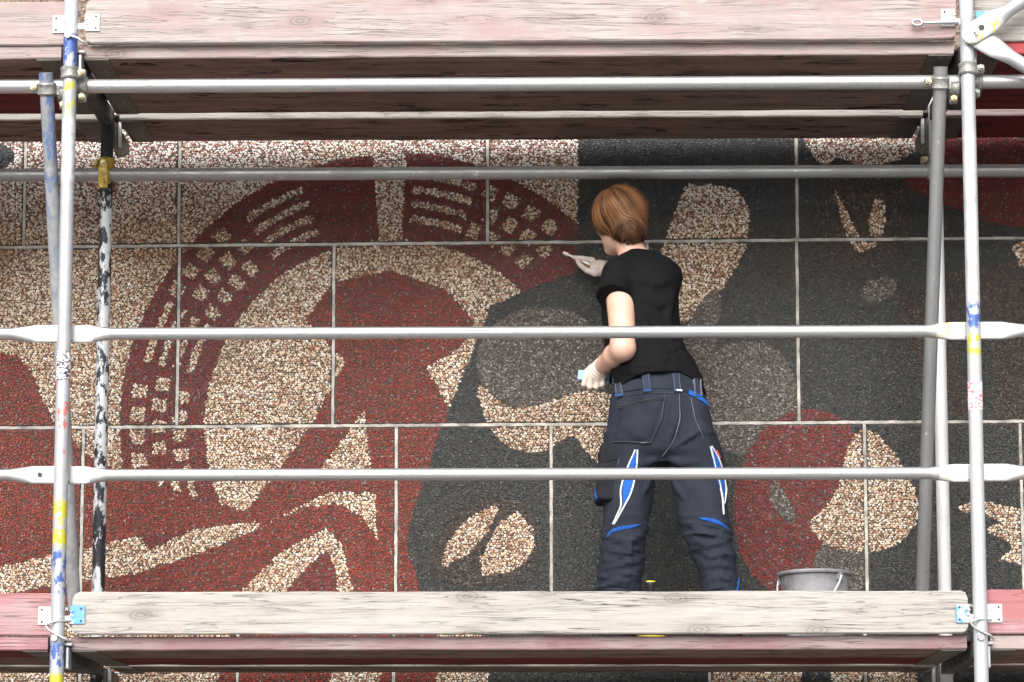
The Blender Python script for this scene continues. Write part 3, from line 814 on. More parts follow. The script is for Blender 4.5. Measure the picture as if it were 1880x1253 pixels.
# bent locking pins on the standards, eye bolt, diagonal braces
def wire(name, pxs, r, mat, Ys):
    P = [W(x, y, Y) for (x, y), Y in zip(pxs, Ys)]
    P2 = []
    for i in range(len(P) - 1):
        for t in np.linspace(0, 1, 5, endpoint=False): P2.append(P[i] * (1 - t) + P[i + 1] * t)
    P2.append(P[-1]); P2 = np.array(P2)
    for _ in range(3): P2[1:-1] = (P2[:-2] + 2 * P2[1:-1] + P2[2:]) / 4
    return MB().tube(P2, r, 10).build(name, mat, scaf, base=SB, smooth=60)
yf = -POST_R - 0.007
wire('locking_pin', [(131, 1140), (95, 1142), (83, 1148), (88, 1156), (105, 1166), (121, 1174), (128, 1177)], 0.0042, GALV_BRIGHT, [0.0, yf - .002, yf, yf, yf, yf, yf + 0.01])
wire('locking_pin', [(1820, 1139), (1795, 1138), (1781, 1142), (1788, 1152), (1806, 1162), (1820, 1167), (1825, 1176)], 0.0042, GALV_BRIGHT, [0.0, yf - .002, yf, yf, yf, yf, yf + 0.01])
wire('locking_pin', [(113, 52), (120, 62), (130, 66), (143, 70), (154, 79), (160, 85)], 0.0042, GALV, [yf + .01, yf, yf, yf, yf, yf + 0.02])
for (x, py) in ((XL, 1172), (XR, 1173), (XL, 66)):
    MB().tube([(x - 0.004, -POST_R - 0.012, zpx(py)), (x - 0.004, -POST_R + 0.004, zpx(py))], 0.011, 14).build('pin_stud', GALV_DULL, scaf, base=SB, smooth=40)
e0, e1 = W(1695, 42, -0.02), W(1760, 41, -0.02)
ce = W(1684, 42, -0.02)
mb = MB().tube([e0, e1], [0.006, 0.0085], 12)
mb.tube([ce + np.array([0.017 * math.cos(t), 0, 0.010 * math.sin(t)]) for t in np.linspace(0, 2 * math.pi, 24)], 0.0052, 8, caps=False)
mb.build('eye_bolt', GALV_BRIGHT, scaf, base=SB, smooth=50)
def brace(p0, p1, mat_end, yoff, slot):
    p0, p1 = np.asarray(p0, float), np.asarray(p1, float); d = (p1 - p0) / np.linalg.norm(p1 - p0)
    up_ = np.array([-d[2], 0, d[0]]) if d[0] > 0 else np.array([d[2], 0, -d[0]])
    L = np.linalg.norm(p1 - p0); r = POST_R
    st = [(-0.045, .004, .012), (-0.036, .005, .026), (-0.015, .006, .036), (0.03, .006, .038), (0.075, .0065, .037), (0.105, .014, .031), (0.14, r, r), (L, r, r)]
    secs = [[p0 + d * s + np.array([0, 1, 0]) * (a_ * math.cos(t)) + up_ * (b_ * math.sin(t)) for t in np.linspace(0, 2 * math.pi, 24, endpoint=False)] for s, a_, b_ in st]
    mb = MB().loft(secs)
    mb.m = [1 if np.dot(np.mean([mb.v[i] for i in f], 0) - p0, d) < 0.09 else 0 for f in mb.f]
    o = mb.build('diagonal_brace', [GALV, mat_end], scaf, base=SB, smooth=40)
    if slot:
        c = p0 + d * 0.028
        MB().tube([c + np.array([0, -0.0075, 0]), c + np.array([0, -0.0055, 0])], 0.0105, 16).build('slot_hole', HOLE_SHADE, o, base=SB)
        c = p0 + d * 0.002
        MB().tube([c + np.array([0, -0.024, 0.0]), c + np.array([0, -0.004, 0])], 0.0065, 12).tube([c + np.array([0.0, -0.02, 0.018]), c + np.array([0.002, -0.02, -0.016])], 0.004, 8).build('tilting_pin', GALV_BRIGHT, o, base=SB)
B0 = W(1789, 60, -0.045)
brace(B0, B0 + np.array([BAY, 0, 2.05]), PLATE_YELLOW, 0, True)
B1 = W(1793, 68, -0.031)
brace(B1, B1 + np.array([BAY, 0, -2.0]), GALV, 0, False)
# a spigot coupler on the ledger of the lift below
zb = zpx(1262, 0.02)
MB().pipe((XLL, 0.052, zb - 0.10), (XRR, 0.052, zb - 0.10), POST_R, 0.003, 20).build('ledger_tube', GALV, scaf, base=SB, smooth=40)


# ------------------------------------------------------------------ implicit surfaces for the figure
def smin(a, b, k):
    h = np.clip(0.5 + 0.5 * (b - a) / k, 0, 1)
    return b * (1 - h) + a * h - k * h * (1 - h)
def cone(P, a, b, ra, rb):
    a, b = np.asarray(a, float), np.asarray(b, float); ab = b - a
    t = np.clip((P - a) @ ab / (ab @ ab), 0, 1)
    return np.linalg.norm(P - a - t[:, None] * ab, axis=1) - (ra + (rb - ra) * t)
def ellip(P, c, r, M=None):
    q = P - np.asarray(c, float)
    if M is not None: q = q @ M                     # columns of M = local axes
    r = np.asarray(r, float)
    k0 = np.linalg.norm(q / r, axis=1); k1 = np.linalg.norm(q / r ** 2, axis=1)
    return k0 * (k0 - 1) / (k1 + 1e-9)
class Column:
    """elliptic column given by left and right outline per height (photo rows), depth centre and half depth"""
    def __init__(s, rows, sm=9, extra=0.0):
        z, cx, cy, a, b = [], [], [], [], []
        for py, L, Rr, Y, hb in rows:
            p = W((L + Rr) / 2, py, Y); z.append(p[2]); cx.append(p[0]); cy.append(Y); a.append((Rr - L) / 2 / ppm(Y) + extra); b.append(hb + extra)
        o = np.argsort(z); z = np.array(z)[o]
        s.z = np.linspace(z[0], z[-1], 160); s.lo, s.hi = z[0], z[-1]
        kern = np.hanning(sm * 2 + 3); kern /= kern.sum()
        def sm_(v):
            v = np.interp(s.z, z, np.array(v)[o]); return np.convolve(np.pad(v, len(kern) // 2, 'edge'), kern, 'valid')
        s.t = [sm_(v) for v in (cx, cy, a, b)]
    def __call__(s, P, cut=True):
        cx, cy, a, b = [np.interp(P[:, 2], s.z, v) for v in s.t]
        d = (np.sqrt(((P[:, 0] - cx) / a) ** 2 + ((P[:, 1] - cy) / b) ** 2) - 1) * np.minimum(a, b)
        return np.maximum(np.maximum(d, P[:, 2] - s.hi), s.lo - P[:, 2]) if cut else d
def surface(fn, lo, hi, h):
    """naive surface nets"""
    lo = np.asarray(lo, float); n = np.ceil((np.asarray(hi) - lo) / h).astype(int) + 1
    ax = [lo[i] + h * np.arange(n[i]) for i in range(3)]
    G = np.stack(np.meshgrid(*ax, indexing='ij'), -1).reshape(-1, 3)
    F_ = np.concatenate([fn(c) for c in np.array_split(G, max(1, len(G) // 200000))]).reshape(n)
    S = F_ < 0
    c8 = [(i, j, k_) for i in (0, 1) for j in (0, 1) for k_ in (0, 1)]
    sl = lambda A, c: A[c[0]:n[0] - 1 + c[0], c[1]:n[1] - 1 + c[1], c[2]:n[2] - 1 + c[2]]
    cnt = sum(sl(S, c).astype(int) for c in c8)
    act = (cnt > 0) & (cnt < 8); idx = -np.ones(act.shape, int); idx[act] = np.arange(act.sum())
    cell = np.argwhere(act).astype(float); acc = np.zeros((len(cell), 3)); num = np.zeros(len(cell))
    for a_ in c8:
        for axx in range(3):
            if a_[axx]: continue
            b_ = list(a_); b_[axx] = 1
            fa, fb = sl(F_, a_)[act], sl(F_, tuple(b_))[act]; m_ = (fa < 0) != (fb < 0)
            t = np.where(m_, fa / np.where(m_, fa - fb, 1), 0)
            p = np.tile(np.array(a_, float), (len(cell), 1)); p[:, axx] += t
            acc[m_] += p[m_]; num += m_
    V = lo + h * (cell + acc / num[:, None])
    Q = []
    for axx in range(3):
        u, v = (axx + 1) % 3, (axx + 2) % 3
        A = np.take(S, range(0, n[axx] - 1), axx); B = np.take(S, range(1, n[axx]), axx)
        e = np.argwhere(A != B); e = e[(e[:, u] > 0) & (e[:, v] > 0) & (e[:, u] < n[u] - 1) & (e[:, v] < n[v] - 1)]
        sgn = A[tuple(e.T)]
        q = []
        for du, dv in ((-1, -1), (0, -1), (0, 0), (-1, 0)):
            c = e.copy(); c[:, u] += du; c[:, v] += dv; q.append(idx[tuple(c.T)])
        q = np.stack(q, 1); q[~sgn] = q[~sgn][:, ::-1]
        Q.append(q)
    return V, np.concatenate(Q)
def grad(fn, P, e=0.002):
    g = np.stack([fn(P + np.eye(3)[i] * e) - fn(P - np.eye(3)[i] * e) for i in range(3)], 1)
    return g / (np.linalg.norm(g, axis=1, keepdims=True) + 1e-9)
def hit(fn, pxs, start=-0.3):
    """points and normals where the lines of sight through photo points meet the surface"""
    D = np.array([ray(x, y) for x, y in pxs]); T = (start - CAM[1]) / D[:, 1]
    P = CAM + D * T[:, None]
    for _ in range(90):
        d = fn(P); P = P + D * np.clip(d * 0.7, -0.02, 0.05)[:, None]
    return P, grad(fn, P)

# ------------------------------------------------------------------ the worker
def skin_like(name, col, red, rough=0.5, sss=0.12):
    k = NB(name); n = k.noise(k.coords(), 16, 4, 0.6); n2 = k.noise(k.coords(), 240, 2, 0.5)
    c = k.mix(k.ramp(n, 0.35, 0.75, 0, 0.6), col, red)
    k.bump(n2, 0.12, 0.001)
    k.b.inputs['Subsurface Weight'].default_value = sss; k.b.inputs['Subsurface Scale'].default_value = 0.01
    return k.set(c, rough)
SKIN = skin_like('skin', (0.66, 0.43, 0.33), (0.58, 0.31, 0.22), 0.5, 0.06)
LATEX = skin_like('latex_glove', (0.68, 0.59, 0.52), (0.60, 0.48, 0.41), 0.4, 0.04)
def cloth(name, col, weave=900, bump=0.25, dust=None, rough=0.85, sheen=0.0, spec=0.2):
    k = NB(name); n = k.noise(k.coords(), 9, 5, 0.65); w = k.noise(k.coords(), weave, 2, 0.5)
    c = k.mix(k.ramp(n, 0.3, 0.75), tuple(x * 1.2 for x in col), tuple(x * 0.75 for x in col))
    if dust: c = k.mix(k.ramp(k.noise(k.coords(), 5.0, 6, 0.7), 0.52, 0.80, 0, 0.35), c, dust)
    k.bump(w, bump, 0.0008)
    k.b.inputs['Sheen Weight'].default_value = sheen
    return k.set(c, rough, spec=spec)
SHIRT = cloth('black_jersey', (0.0055, 0.0055, 0.0068), sheen=0.0, spec=0.16)
TROUSER = cloth('charcoal_workwear', (0.022, 0.027, 0.040), 700, 0.3, (0.060, 0.064, 0.076), 0.85, 0, 0.2)
TROUSER_D = cloth('charcoal_patch', (0.016, 0.018, 0.023), 700, 0.3)
BLUE_C = cloth('royal_blue_insert', (0.018, 0.10, 0.40), 800, 0.2)
DENIM = cloth('blue_loop', (0.028, 0.040, 0.070), 600, 0.4)
STITCH = cloth('grey_stitching', (0.13, 0.135, 0.15), 900, 0.1)
PIPING = cloth('white_piping', (0.72, 0.72, 0.70), 900, 0.1)
SHOE_M = plain('black_shoe_leather', (0.02, 0.02, 0.022), 0.5)

LEG_L = [(800, 1113, 1216, .50, .105), (850, 1106, 1212, .49, .10), (900, 1107, 1201, .48, .092), (950, 1108, 1193, .47, .082), (1000, 1104, 1186, .46, .076), (1040, 1099, 1181, .455, .073), (1080, 1095, 1176, .45, .070), (1120, 1096, 1172, .45, .068), (1166, 1098, 1168, .45, .070)]
LEG_R = [(800, 1211, 1316, .50, .105), (850, 1221, 1331, .50, .10), (900, 1234, 1338, .49, .092), (950, 1243, 1340, .48, .083), (1000, 1262, 1346, .47, .076), (1040, 1279, 1352, .465, .073), (1080, 1289, 1359, .46, .070), (1120, 1292, 1361, .46, .068), (1166, 1296, 1362, .46, .070)]
HIPS = [(690, 1142, 1279, .525, .092), (708, 1133, 1285, .522, .102), (724, 1126, 1292, .52, .110), (760, 1119, 1304, .51, .122), (800, 1114, 1314, .505, .122), (835, 1112, 1320, .50, .108), (850, 1125, 1312, .50, .07)]
TORSO = [(462, 1152, 1192, .625, .050), (474, 1128, 1226, .615, .080), (492, 1112, 1245, .605, .105), (530, 1104, 1250, .59, .122), (580, 1103, 1250, .575, .120), (620, 1107, 1255, .56, .112), (650, 1113, 1265, .548, .108), (680, 1124, 1279, .535, .112), (700, 1127, 1289, .53, .121), (726, 1127, 1297, .525, .125)]
cLL, cLR, cH, cT = Column(LEG_L), Column(LEG_R), Column(HIPS), Column(TORSO, 5)
knee_z = W(1150, 1010, .46)[2]; low_z = W(1150, 1120, .45)[2]
def trouser_base(P):
    return smin(smin(cLL(P), cH(P), 0.035), smin(cLR(P), cH(P), 0.035), 0.02)
def fold_segments(fn, lines, r, sink):
    out = []
    for ln in lines:
        ln = np.array(ln, float); t = np.linspace(0, len(ln) - 1, 7)
        q = np.stack([np.interp(t, range(len(ln)), ln[:, i]) for i in (0, 1)], 1)
        P, Nn = hit(fn, q); w = np.sin(np.linspace(0.25, math.pi - 0.25, 7))
        P = P - Nn * (sink + (1 - w[:, None]) * 0.006)
        out += [(P[i], P[i + 1], r * w[i], r * w[i + 1]) for i in range(6)]
    return out
def with_folds(P, d, segs, k=0.008):
    for a_, b_, ra, rb in segs:
        c_ = (a_ + b_) / 2; near = np.abs(P - c_).max(1) < 0.09
        if near.any(): d[near] = smin(d[near], cone(P[near], a_, b_, ra, rb), k)
    return d
T_FOLDS = None
T_LINES = [[(1104, 1002), (1140, 1016), (1182, 1006)], [(1100, 1028), (1142, 1038), (1180, 1026)], [(1100, 1060), (1138, 1050), (1177, 1056)], [(1112, 985), (1150, 998), (1188, 980)], [(1098, 1080), (1136, 1068), (1172, 1080)], [(1110, 1046), (1130, 1044), (1150, 1036)],
    [(1262, 985), (1300, 1000), (1346, 992)], [(1272, 1008), (1310, 1022), (1350, 1014)], [(1282, 1042), (1320, 1034), (1354, 1046)], [(1289, 1066), (1325, 1058), (1358, 1070)], [(1255, 958), (1292, 978), (1338, 984)], [(1285, 1085), (1320, 1078), (1352, 1088)],
    [(1214, 838), (1190, 850), (1156, 852)], [(1218, 838), (1250, 850), (1292, 848)], [(1206, 852), (1190, 888), (1180, 915)], [(1226, 856), (1242, 894), (1262, 925)], [(1130, 775), (1160, 790), (1200, 822)], [(1300, 775), (1270, 800), (1230, 826)], [(1248, 740), (1240, 780), (1222, 826)]]
def trousers(P):
    global T_FOLDS
    if T_FOLDS is None: T_FOLDS = fold_segments(trouser_base, T_LINES, 0.015, 0.0050)
    d = with_folds(P, trouser_base(P), T_FOLDS)
    # creases: slanting folds behind the knees and above the shoes, soft drag lines from the seat
    q = np.stack([P[:, 0] / 0.16, P[:, 1] / 0.16, P[:, 2] / 0.030 + P[:, 0] * 5.0 * np.sign(P[:, 0] - 0.55)], 1)
    f1 = 1 - np.abs(2 * vnoise(q, 1.0, 4) - 1)
    q2 = np.stack([P[:, 0] / 0.05 + P[:, 2] * 9, P[:, 1] / 0.08, P[:, 2] / 0.13], 1)
    f2 = vnoise(q2, 1.0, 8) - 0.5
    m1 = np.exp(-((P[:, 2] - knee_z) / 0.10) ** 2) + 0.95 * np.exp(-((P[:, 2] - low_z) / 0.11) ** 2)
    m2 = np.clip((P[:, 2] - knee_z) / 0.2, 0, 1)
    q3 = np.stack([P[:, 0] / 0.09 - P[:, 2] * 4, P[:, 1] / 0.10, P[:, 2] / 0.017 - P[:, 0] * 9.0 * np.sign(P[:, 0] - 0.55)], 1)
    f3 = 1 - np.abs(2 * vnoise(q3, 1.0, 6) - 1)
    return d - 0.010 * (f1 ** 3 - 0.25) * np.clip(m1, 0, 1) - 0.005 * (f3 ** 2 - 0.3) * np.clip(m1, 0, 1) - 0.012 * f2 * m2
sh_l, sl_l = W(1137, 506, .535), W(1128, 545, .480)
arm_ax = (sl_l - sh_l) / np.linalg.norm(sl_l - sh_l)
sh_r = W(1225, 512, .60); el_r = W(1186, 545, .87); wr_r = W(1117, 494, 1.00)
ar_r = (el_r - sh_r) / np.linalg.norm(el_r - sh_r)
S_FOLDS = None
S_LINES = [[(1130, 655), (1190, 668), (1262, 650)], [(1128, 678), (1180, 685), (1270, 674)], [(1240, 520), (1226, 580), (1236, 640)], [(1172, 560), (1186, 600), (1176, 650)], [(1152, 505), (1200, 522), (1238, 512)], [(1180, 545), (1210, 560), (1244, 548)], [(1190, 630), (1220, 645), (1258, 632)]]
def shirt(P):
    global S_FOLDS
    if S_FOLDS is None: S_FOLDS = fold_segments(cT, S_LINES, 0.014, 0.0070)
    d = with_folds(P, cT(P), S_FOLDS, 0.016)
    s1 = cone(P, sh_l, sl_l + arm_ax * 0.03, 0.066, 0.067)
    s1 = np.maximum(s1, (P - sl_l) @ arm_ax - 0.004)
    s2 = cone(P, sh_r, sh_r + ar_r * 0.13, 0.050, 0.050)
    s2 = np.maximum(s2, (P - sh_r) @ ar_r - 0.11)
    d = smin(smin(d, s1, 0.025), s2, 0.03)
    hx = [W(x, 700, .5)[0] for x in (1120, 1140, 1165, 1185, 1245, 1270, 1296)]; hz = [W(1200, y, .5)[2] for y in (717, 711, 699, 692, 690, 702, 723)]
    d = np.maximum(d, np.interp(P[:, 0], hx, hz) - P[:, 2])
    q = np.stack([P[:, 0] / 0.12 + P[:, 2] * 1.5, P[:, 1] / 0.12, P[:, 2] / 0.034], 1)
    f = 1 - np.abs(2 * vnoise(q, 1.0, 12) - 1)
    m_ = np.exp(-((P[:, 2] - W(1200, 665, .54)[2]) / 0.075) ** 2)
    q2 = np.stack([P[:, 0] / 0.07 + P[:, 2] * 5, P[:, 1] / 0.1, P[:, 2] / 0.16], 1)
    return d - 0.012 * (f ** 2 - 0.3) * m_ - 0.010 * (vnoise(q2, 1.0, 15) - 0.5)

# head
YAWH = R(38)
fd = np.array([-math.sin(YAWH), math.cos(YAWH), -0.10]); fd /= np.linalg.norm(fd)
hs = np.cross(fd, [0, 0, 1]); hs /= np.linalg.norm(hs); hu = np.cross(hs, fd)
HM = np.stack([hs, fd, hu], 1)
HC = W(1143, 404, .665)
hp = lambda x, y, z: HC + hs * x + fd * y + hu * z
neck0, neck1 = W(1164, 480, .632), W(1150, 425, .662)
el_l, wr_l = W(1144, 640, .425), W(1103, 675, .605)
def head(P):
    d = ellip(P, hp(0, 0, 0.01), (0.074, 0.092, 0.105), HM)
    d = smin(d, ellip(P, hp(0, 0.035, -0.055), (0.056, 0.062, 0.062), HM), 0.035)      # jaw
    d = smin(d, ellip(P, hp(0, 0.076, -0.096), (0.024, 0.022, 0.018), HM), 0.025)      # chin
    d = smin(d, cone(P, hp(0, 0.090, 0.012), hp(0, 0.112, -0.030), 0.008, 0.013), 0.014)  # nose
    d = smin(d, ellip(P, hp(0, 0.090, -0.062), (0.024, 0.012, 0.010), HM), 0.010)      # mouth
    for s_ in (-1, 1):
        d = smin(d, ellip(P, hp(s_ * 0.045, 0.065, -0.022), (0.024, 0.022, 0.024), HM), 0.02)   # cheek
        d = -smin(-d, ellip(P, hp(s_ * 0.032, 0.094, 0.014), (0.017, 0.014, 0.012), HM), 0.010) # eye socket
        d = smin(d, ellip(P, hp(s_ * 0.032, 0.082, 0.012), (0.013, 0.012, 0.012), HM), 0.004)
        d = smin(d, ellip(P, hp(s_ * 0.077, -0.006, -0.012), (0.009, 0.017, 0.030), HM), 0.006) # ear
    return d
def body(P):
    d = head(P)
    d = smin(d, cone(P, neck0, neck1, 0.053, 0.049), 0.025)
    d = smin(d, cone(P, W(1130, 505, .60), W(1200, 490, .61), 0.045, 0.045), 0.06)
    d = smin(d, cT(P) + 0.022, 0.03)
    d = smin(d, cone(P, sh_l, el_l, 0.057, 0.0435), 0.02)
    d = smin(d, cone(P, el_l, el_l * 0.62 + wr_l * 0.38, 0.0425, 0.041), 0.018)
    d = smin(d, cone(P, el_l * 0.62 + wr_l * 0.38, wr_l, 0.041, 0.0275), 0.012)
    d = smin(d, cone(P, sh_r, el_r, 0.050, 0.040), 0.02)
    d = smin(d, cone(P, el_r, wr_r, 0.040, 0.027), 0.012)
    d = smin(d, np.minimum(cLL(P), cLR(P)) + 0.024, 0.02)
    return smin(d, cH(P) + 0.024, 0.03)

PB = np.array([W(1225, 1178, .46)[0], 0.47, 0.0])
person = empty('person', PB, 'person in black t-shirt and dark work trousers cleaning the mosaic, seen from behind', 'person')
def implicit(name, fn, lo, hi, h, mat, parent, iters=1):
    V, Q = surface(fn, lo, hi, h)
    for _ in range(iters):                          # pull the vertices onto the surface
        g = grad(fn, V, h * 0.5); V = V - g * np.clip(fn(V), -h, h)[:, None] * 0.7
    return mesh_obj(name, V, Q, mat, parent, True, PB)
xlo, xhi = W(1040, 600, .6)[0], W(1400, 600, .5)[0]
z_top = W(1140, 325, .66)[2]
implicit('body', body, (xlo, 0.33, 0.03), (xhi, 1.06, z_top), 0.0065, SKIN, person)
shirt_o = implicit('t_shirt', shirt, (xlo, 0.36, W(1200, 735, .53)[2]), (xhi, 0.80, W(1170, 450, .62)[2]), 0.0055, SHIRT, person)
trou = implicit('trousers', trousers, (xlo, 0.34, 0.0), (xhi, 0.66, W(1200, 675, .52)[2]), 0.0055, TROUSER, person)

# things sewn on the trousers
def ribbon(name, pxs, w, mat, fn=trousers, off=0.0016, th=0.0012, n=26, parent=None, taper=False):
    pxs = np.array(pxs, float); L = np.concatenate([[0], np.cumsum(np.linalg.norm(np.diff(pxs, axis=0), axis=1))])
    t = np.linspace(0, L[-1], n); q = np.stack([np.interp(t, L, pxs[:, i]) for i in (0, 1)], 1)
    for _ in range(2): q[1:-1] = (q[:-2] + 2 * q[1:-1] + q[2:]) / 4
    P, Nn = hit(fn, q); secs = []
    for i in range(n):
        tg = P[min(i + 1, n - 1)] - P[max(i - 1, 0)]; s_ = np.cross(tg, Nn[i]); s_ /= np.linalg.norm(s_) + 1e-9
        ww = w / 2 * ((0.12 + 0.88 * math.sin(math.pi * i / (n - 1))) if taper else 1)
        secs.append([P[i] + s_ * ww - Nn[i] * 0.003, P[i] + s_ * ww + Nn[i] * off, P[i] + Nn[i] * (off + th), P[i] - s_ * ww + Nn[i] * off, P[i] - s_ * ww - Nn[i] * 0.003])
    return MB().loft(secs).build(name, mat, parent or trou, base=PB, smooth=60)
def patch(name, quad, mat, fn=trousers, off=0.003, n=(14, 14), bulge=0.0, parent=None):
    (a_, b_, c_, d_) = [np.array(p, float) for p in quad]
    pts = []
    for v in np.linspace(0, 1, n[1]):
        for u in np.linspace(0, 1, n[0]): pts.append((a_ * (1 - u) + b_ * u) * (1 - v) + (d_ * (1 - u) + c_ * u) * v)
    P, Nn = hit(fn, pts)
    P = P.reshape(n[1], n[0], 3); Nn = Nn.reshape(n[1], n[0], 3)
    U, Vv = np.meshgrid(np.linspace(0, 1, n[0]), np.linspace(0, 1, n[1]))
    h_ = off + bulge * (np.sin(math.pi * U) * np.sin(math.pi * Vv)) ** 0.5
    edge = (U == 0) | (U == 1) | (Vv == 0) | (Vv == 1)
    T_ = P + Nn * np.where(edge, -0.002, h_)[..., None]
    Fq = [(j * n[0] + i, j * n[0] + i + 1, (j + 1) * n[0] + i + 1, (j + 1) * n[0] + i) for j in range(n[1] - 1) for i in range(n[0] - 1)]
    return MB().add(T_.reshape(-1, 3), Fq).build(name, mat, parent or trou, base=PB, smooth=60)
ribbon('waistband', [(1129, 716), (1165, 707), (1205, 704), (1250, 706), (1290, 722)], 0.042, TROUSER, off=0.003, n=30)
for x, yy in ((1137, 714), (1187, 705), (1241, 705), (1278, 714)):
    ribbon('belt_loop', [(x - 1, yy - 17), (x + 2, yy + 17)], 0.030 if x in (1187, 1241) else 0.022, DENIM, off=0.008, n=8)
    for dx in (-5, 5): ribbon('loop_stitching', [(x + dx - 1, yy - 16), (x + dx + 2, yy + 16)], 0.0022, STITCH, off=0.0105, n=8)
    ribbon('loop_bartack', [(x - 5, yy + 14), (x + 8, yy + 14)], 0.005, BLUE_C, off=0.0098, n=5)
ribbon('white_mark', [(1240, 719), (1250, 720)], 0.006, PIPING, off=0.0125, n=5)
pk = patch('back_pocket', [(1141, 745), (1221, 727), (1196, 812), (1124, 812)], TROUSER, off=0.003, bulge=0.004)
for line in ([(1137, 747), (1221, 729)], [(1136, 751), (1220, 733)], [(1221, 728), (1213, 775), (1195, 812)], [(1127, 812), (1195, 813)]):
    ribbon('pocket_stitching', line, 0.0020, STITCH, off=0.0078, n=16)
pk = patch('back_pocket', [(1268, 727), (1302, 745), (1312, 800), (1290, 806)], TROUSER, off=0.003, bulge=0.003)
ribbon('pocket_flap', [(1264, 721), (1276, 727), (1288, 735), (1297, 743)], 0.018, BLUE_C, off=0.007, n=12)
for line in ([(1268, 730), (1276, 770), (1292, 805)], [(1247, 722), (1248, 770), (1236, 812), (1216, 838)], [(1130, 730), (1180, 722), (1245, 722), (1290, 738)]):
    ribbon('seam_stitching', line, 0.0020, STITCH, off=0.0032, n=20)
# ventilated thigh inserts: blue wedge between two white zips
ribbon('blue_insert', [(1168, 826), (1162, 850), (1155, 880), (1150, 905), (1146, 928)], 0.040, BLUE_C, off=0.003, taper=True)
ribbon('zip', [(1166, 826), (1156, 850), (1143, 885), (1139, 905), (1142, 928), (1134, 945), (1126, 963)], 0.005, PIPING, off=0.0048)
ribbon('zip', [(1170, 826), (1169, 850), (1165, 880), (1158, 908), (1146, 930), (1137, 948), (1128, 963)], 0.005, PIPING, off=0.0048)
ribbon('blue_insert', [(1306, 822), (1315, 850), (1323, 880), (1328, 910), (1328, 925)], 0.034, BLUE_C, off=0.003, taper=True)
ribbon('zip', [(1304, 820), (1311, 850), (1320, 885), (1326, 915), (1328, 945)], 0.0045, PIPING, off=0.0048)
ribbon('zip', [(1306, 820), (1318, 840), (1328, 870), (1333, 900), (1329, 925)], 0.0045, PIPING, off=0.0048)
ribbon('red_tag', [(1314, 828), (1320, 842)], 0.010, plain('red_label', (0.6, 0.06, 0.07), 0.7), off=0.006, n=5)
ribbon('knee_flash', [(1113, 989), (1122, 976), (1140, 970), (1160, 967), (1176, 964)], 0.014, BLUE_C, off=0.003, taper=True)
ribbon('knee_flash', [(1282, 952), (1302, 954), (1320, 960), (1337, 972)], 0.014, BLUE_C, off=0.003, taper=True)
ribbon('hem_flash', [(1356, 1062), (1353, 1086)], 0.006, BLUE_C, off=0.003, n=8)
# cargo pocket standing off the thigh
cg = W(1118, 872, .485)
def cargo(P):
    q = np.abs((P - cg) @ np.array([[0.97, 0.0, 0.10], [0, 1, 0], [-0.10, 0, 0.97]])) - np.array([0.026, 0.062, 0.088])
    d = np.linalg.norm(np.maximum(q, 0), axis=1) + np.minimum(q.max(1), 0) - 0.014
    qq = np.stack([P[:, 0] / 0.05, P[:, 1] / 0.05, P[:, 2] / 0.035], 1)
    return d - 0.008 * (vnoise(qq, 1.0, 21) - 0.5)
cp = implicit('cargo_pocket', cargo, cg - [.07, .11, .14], cg + [.07, .11, .14], 0.0045, TROUSER_D, trou)
ribbon('pocket_flap', [(1100, 842), (1118, 836), (1136, 832)], 0.040, TROUSER_D, fn=cargo, off=0.004, n=10)
ribbon('pocket_stitching', [(1136, 840), (1133, 880), (1128, 915)], 0.0022, STITCH, fn=cargo, off=0.003, n=12)
ribbon('blue_trim', [(1093, 885), (1093, 905), (1096, 918)], 0.012, BLUE_C, fn=cargo, off=0.003, n=8)

# gloves
def hand_sdf(fingers, palm, cuff):
    def fn(P):
        d = np.full(len(P), 9.0)
        for c, r, M in palm: d = smin(d, ellip(P, c, r, M), 0.014)
        for ch in fingers:
            f_ = np.full(len(P), 9.0)
            for (a_, ra), (b_, rb) in zip(ch[:-1], ch[1:]): f_ = smin(f_, cone(P, a_, b_, ra, rb), 0.003)
            d = smin(d, f_, 0.006)
        a_, b_, ra, rb = cuff
        t = (P - a_) @ (b_ - a_) / np.dot(b_ - a_, b_ - a_)
        cu = cone(P, a_, b_, ra, rb); d = smin(d, cu, 0.012)
        fold = 0.0016 * np.sin(t * 26 + 3 * vnoise(P, 0.02, 31)) * np.clip(1.3 - np.abs(t - 0.4) * 1.6, 0, 1)
        return np.maximum(d - fold, (P - b_) @ (b_ - a_) / np.linalg.norm(b_ - a_) - 0.004)
    return fn
fr = lambda y, x: np.stack([x / np.linalg.norm(x), y / np.linalg.norm(y), np.cross(x / np.linalg.norm(x), y / np.linalg.norm(y))], 1)
# lowered hand, closed round the sponge; its back faces the scaffold front
fing = []
for i, (kx, ky, tx_, ty_) in enumerate(((1074, 697, 1072, 709), (1084, 701, 1083, 714), (1095, 702, 1095, 714), (1105, 700, 1106, 710))):
    fing.append([(W(kx + 2, ky - 9, .615), 0.0105), (W(tx_, ty_ - 3, .622), 0.0100), (W(tx_ + 1, ty_ + 1, .645), 0.0095), (W(tx_ + 1, ty_ - 9, .668), 0.0085)])
fing.append([(W(1085, 676, .645), 0.013), (W(1076, 684, .662), 0.011), (W(1074, 697, .672), 0.0095)])
axp = W(1090, 706, .625) - W(1103, 672, .615); acr = np.array([1.0, 0, 0.25])
palmL = [(W(1093, 688, .625), (0.040, 0.023, 0.036), None)]
gl_l = hand_sdf(fing, palmL, (W(1096, 683, .622), W(1112, 667, .595), 0.0345, 0.0335))
gc_ = W(1093, 690, .63)
implicit('glove', gl_l, gc_ - [.085, .085, .085], gc_ + [.085, .085, .085], 0.0026, LATEX, person)
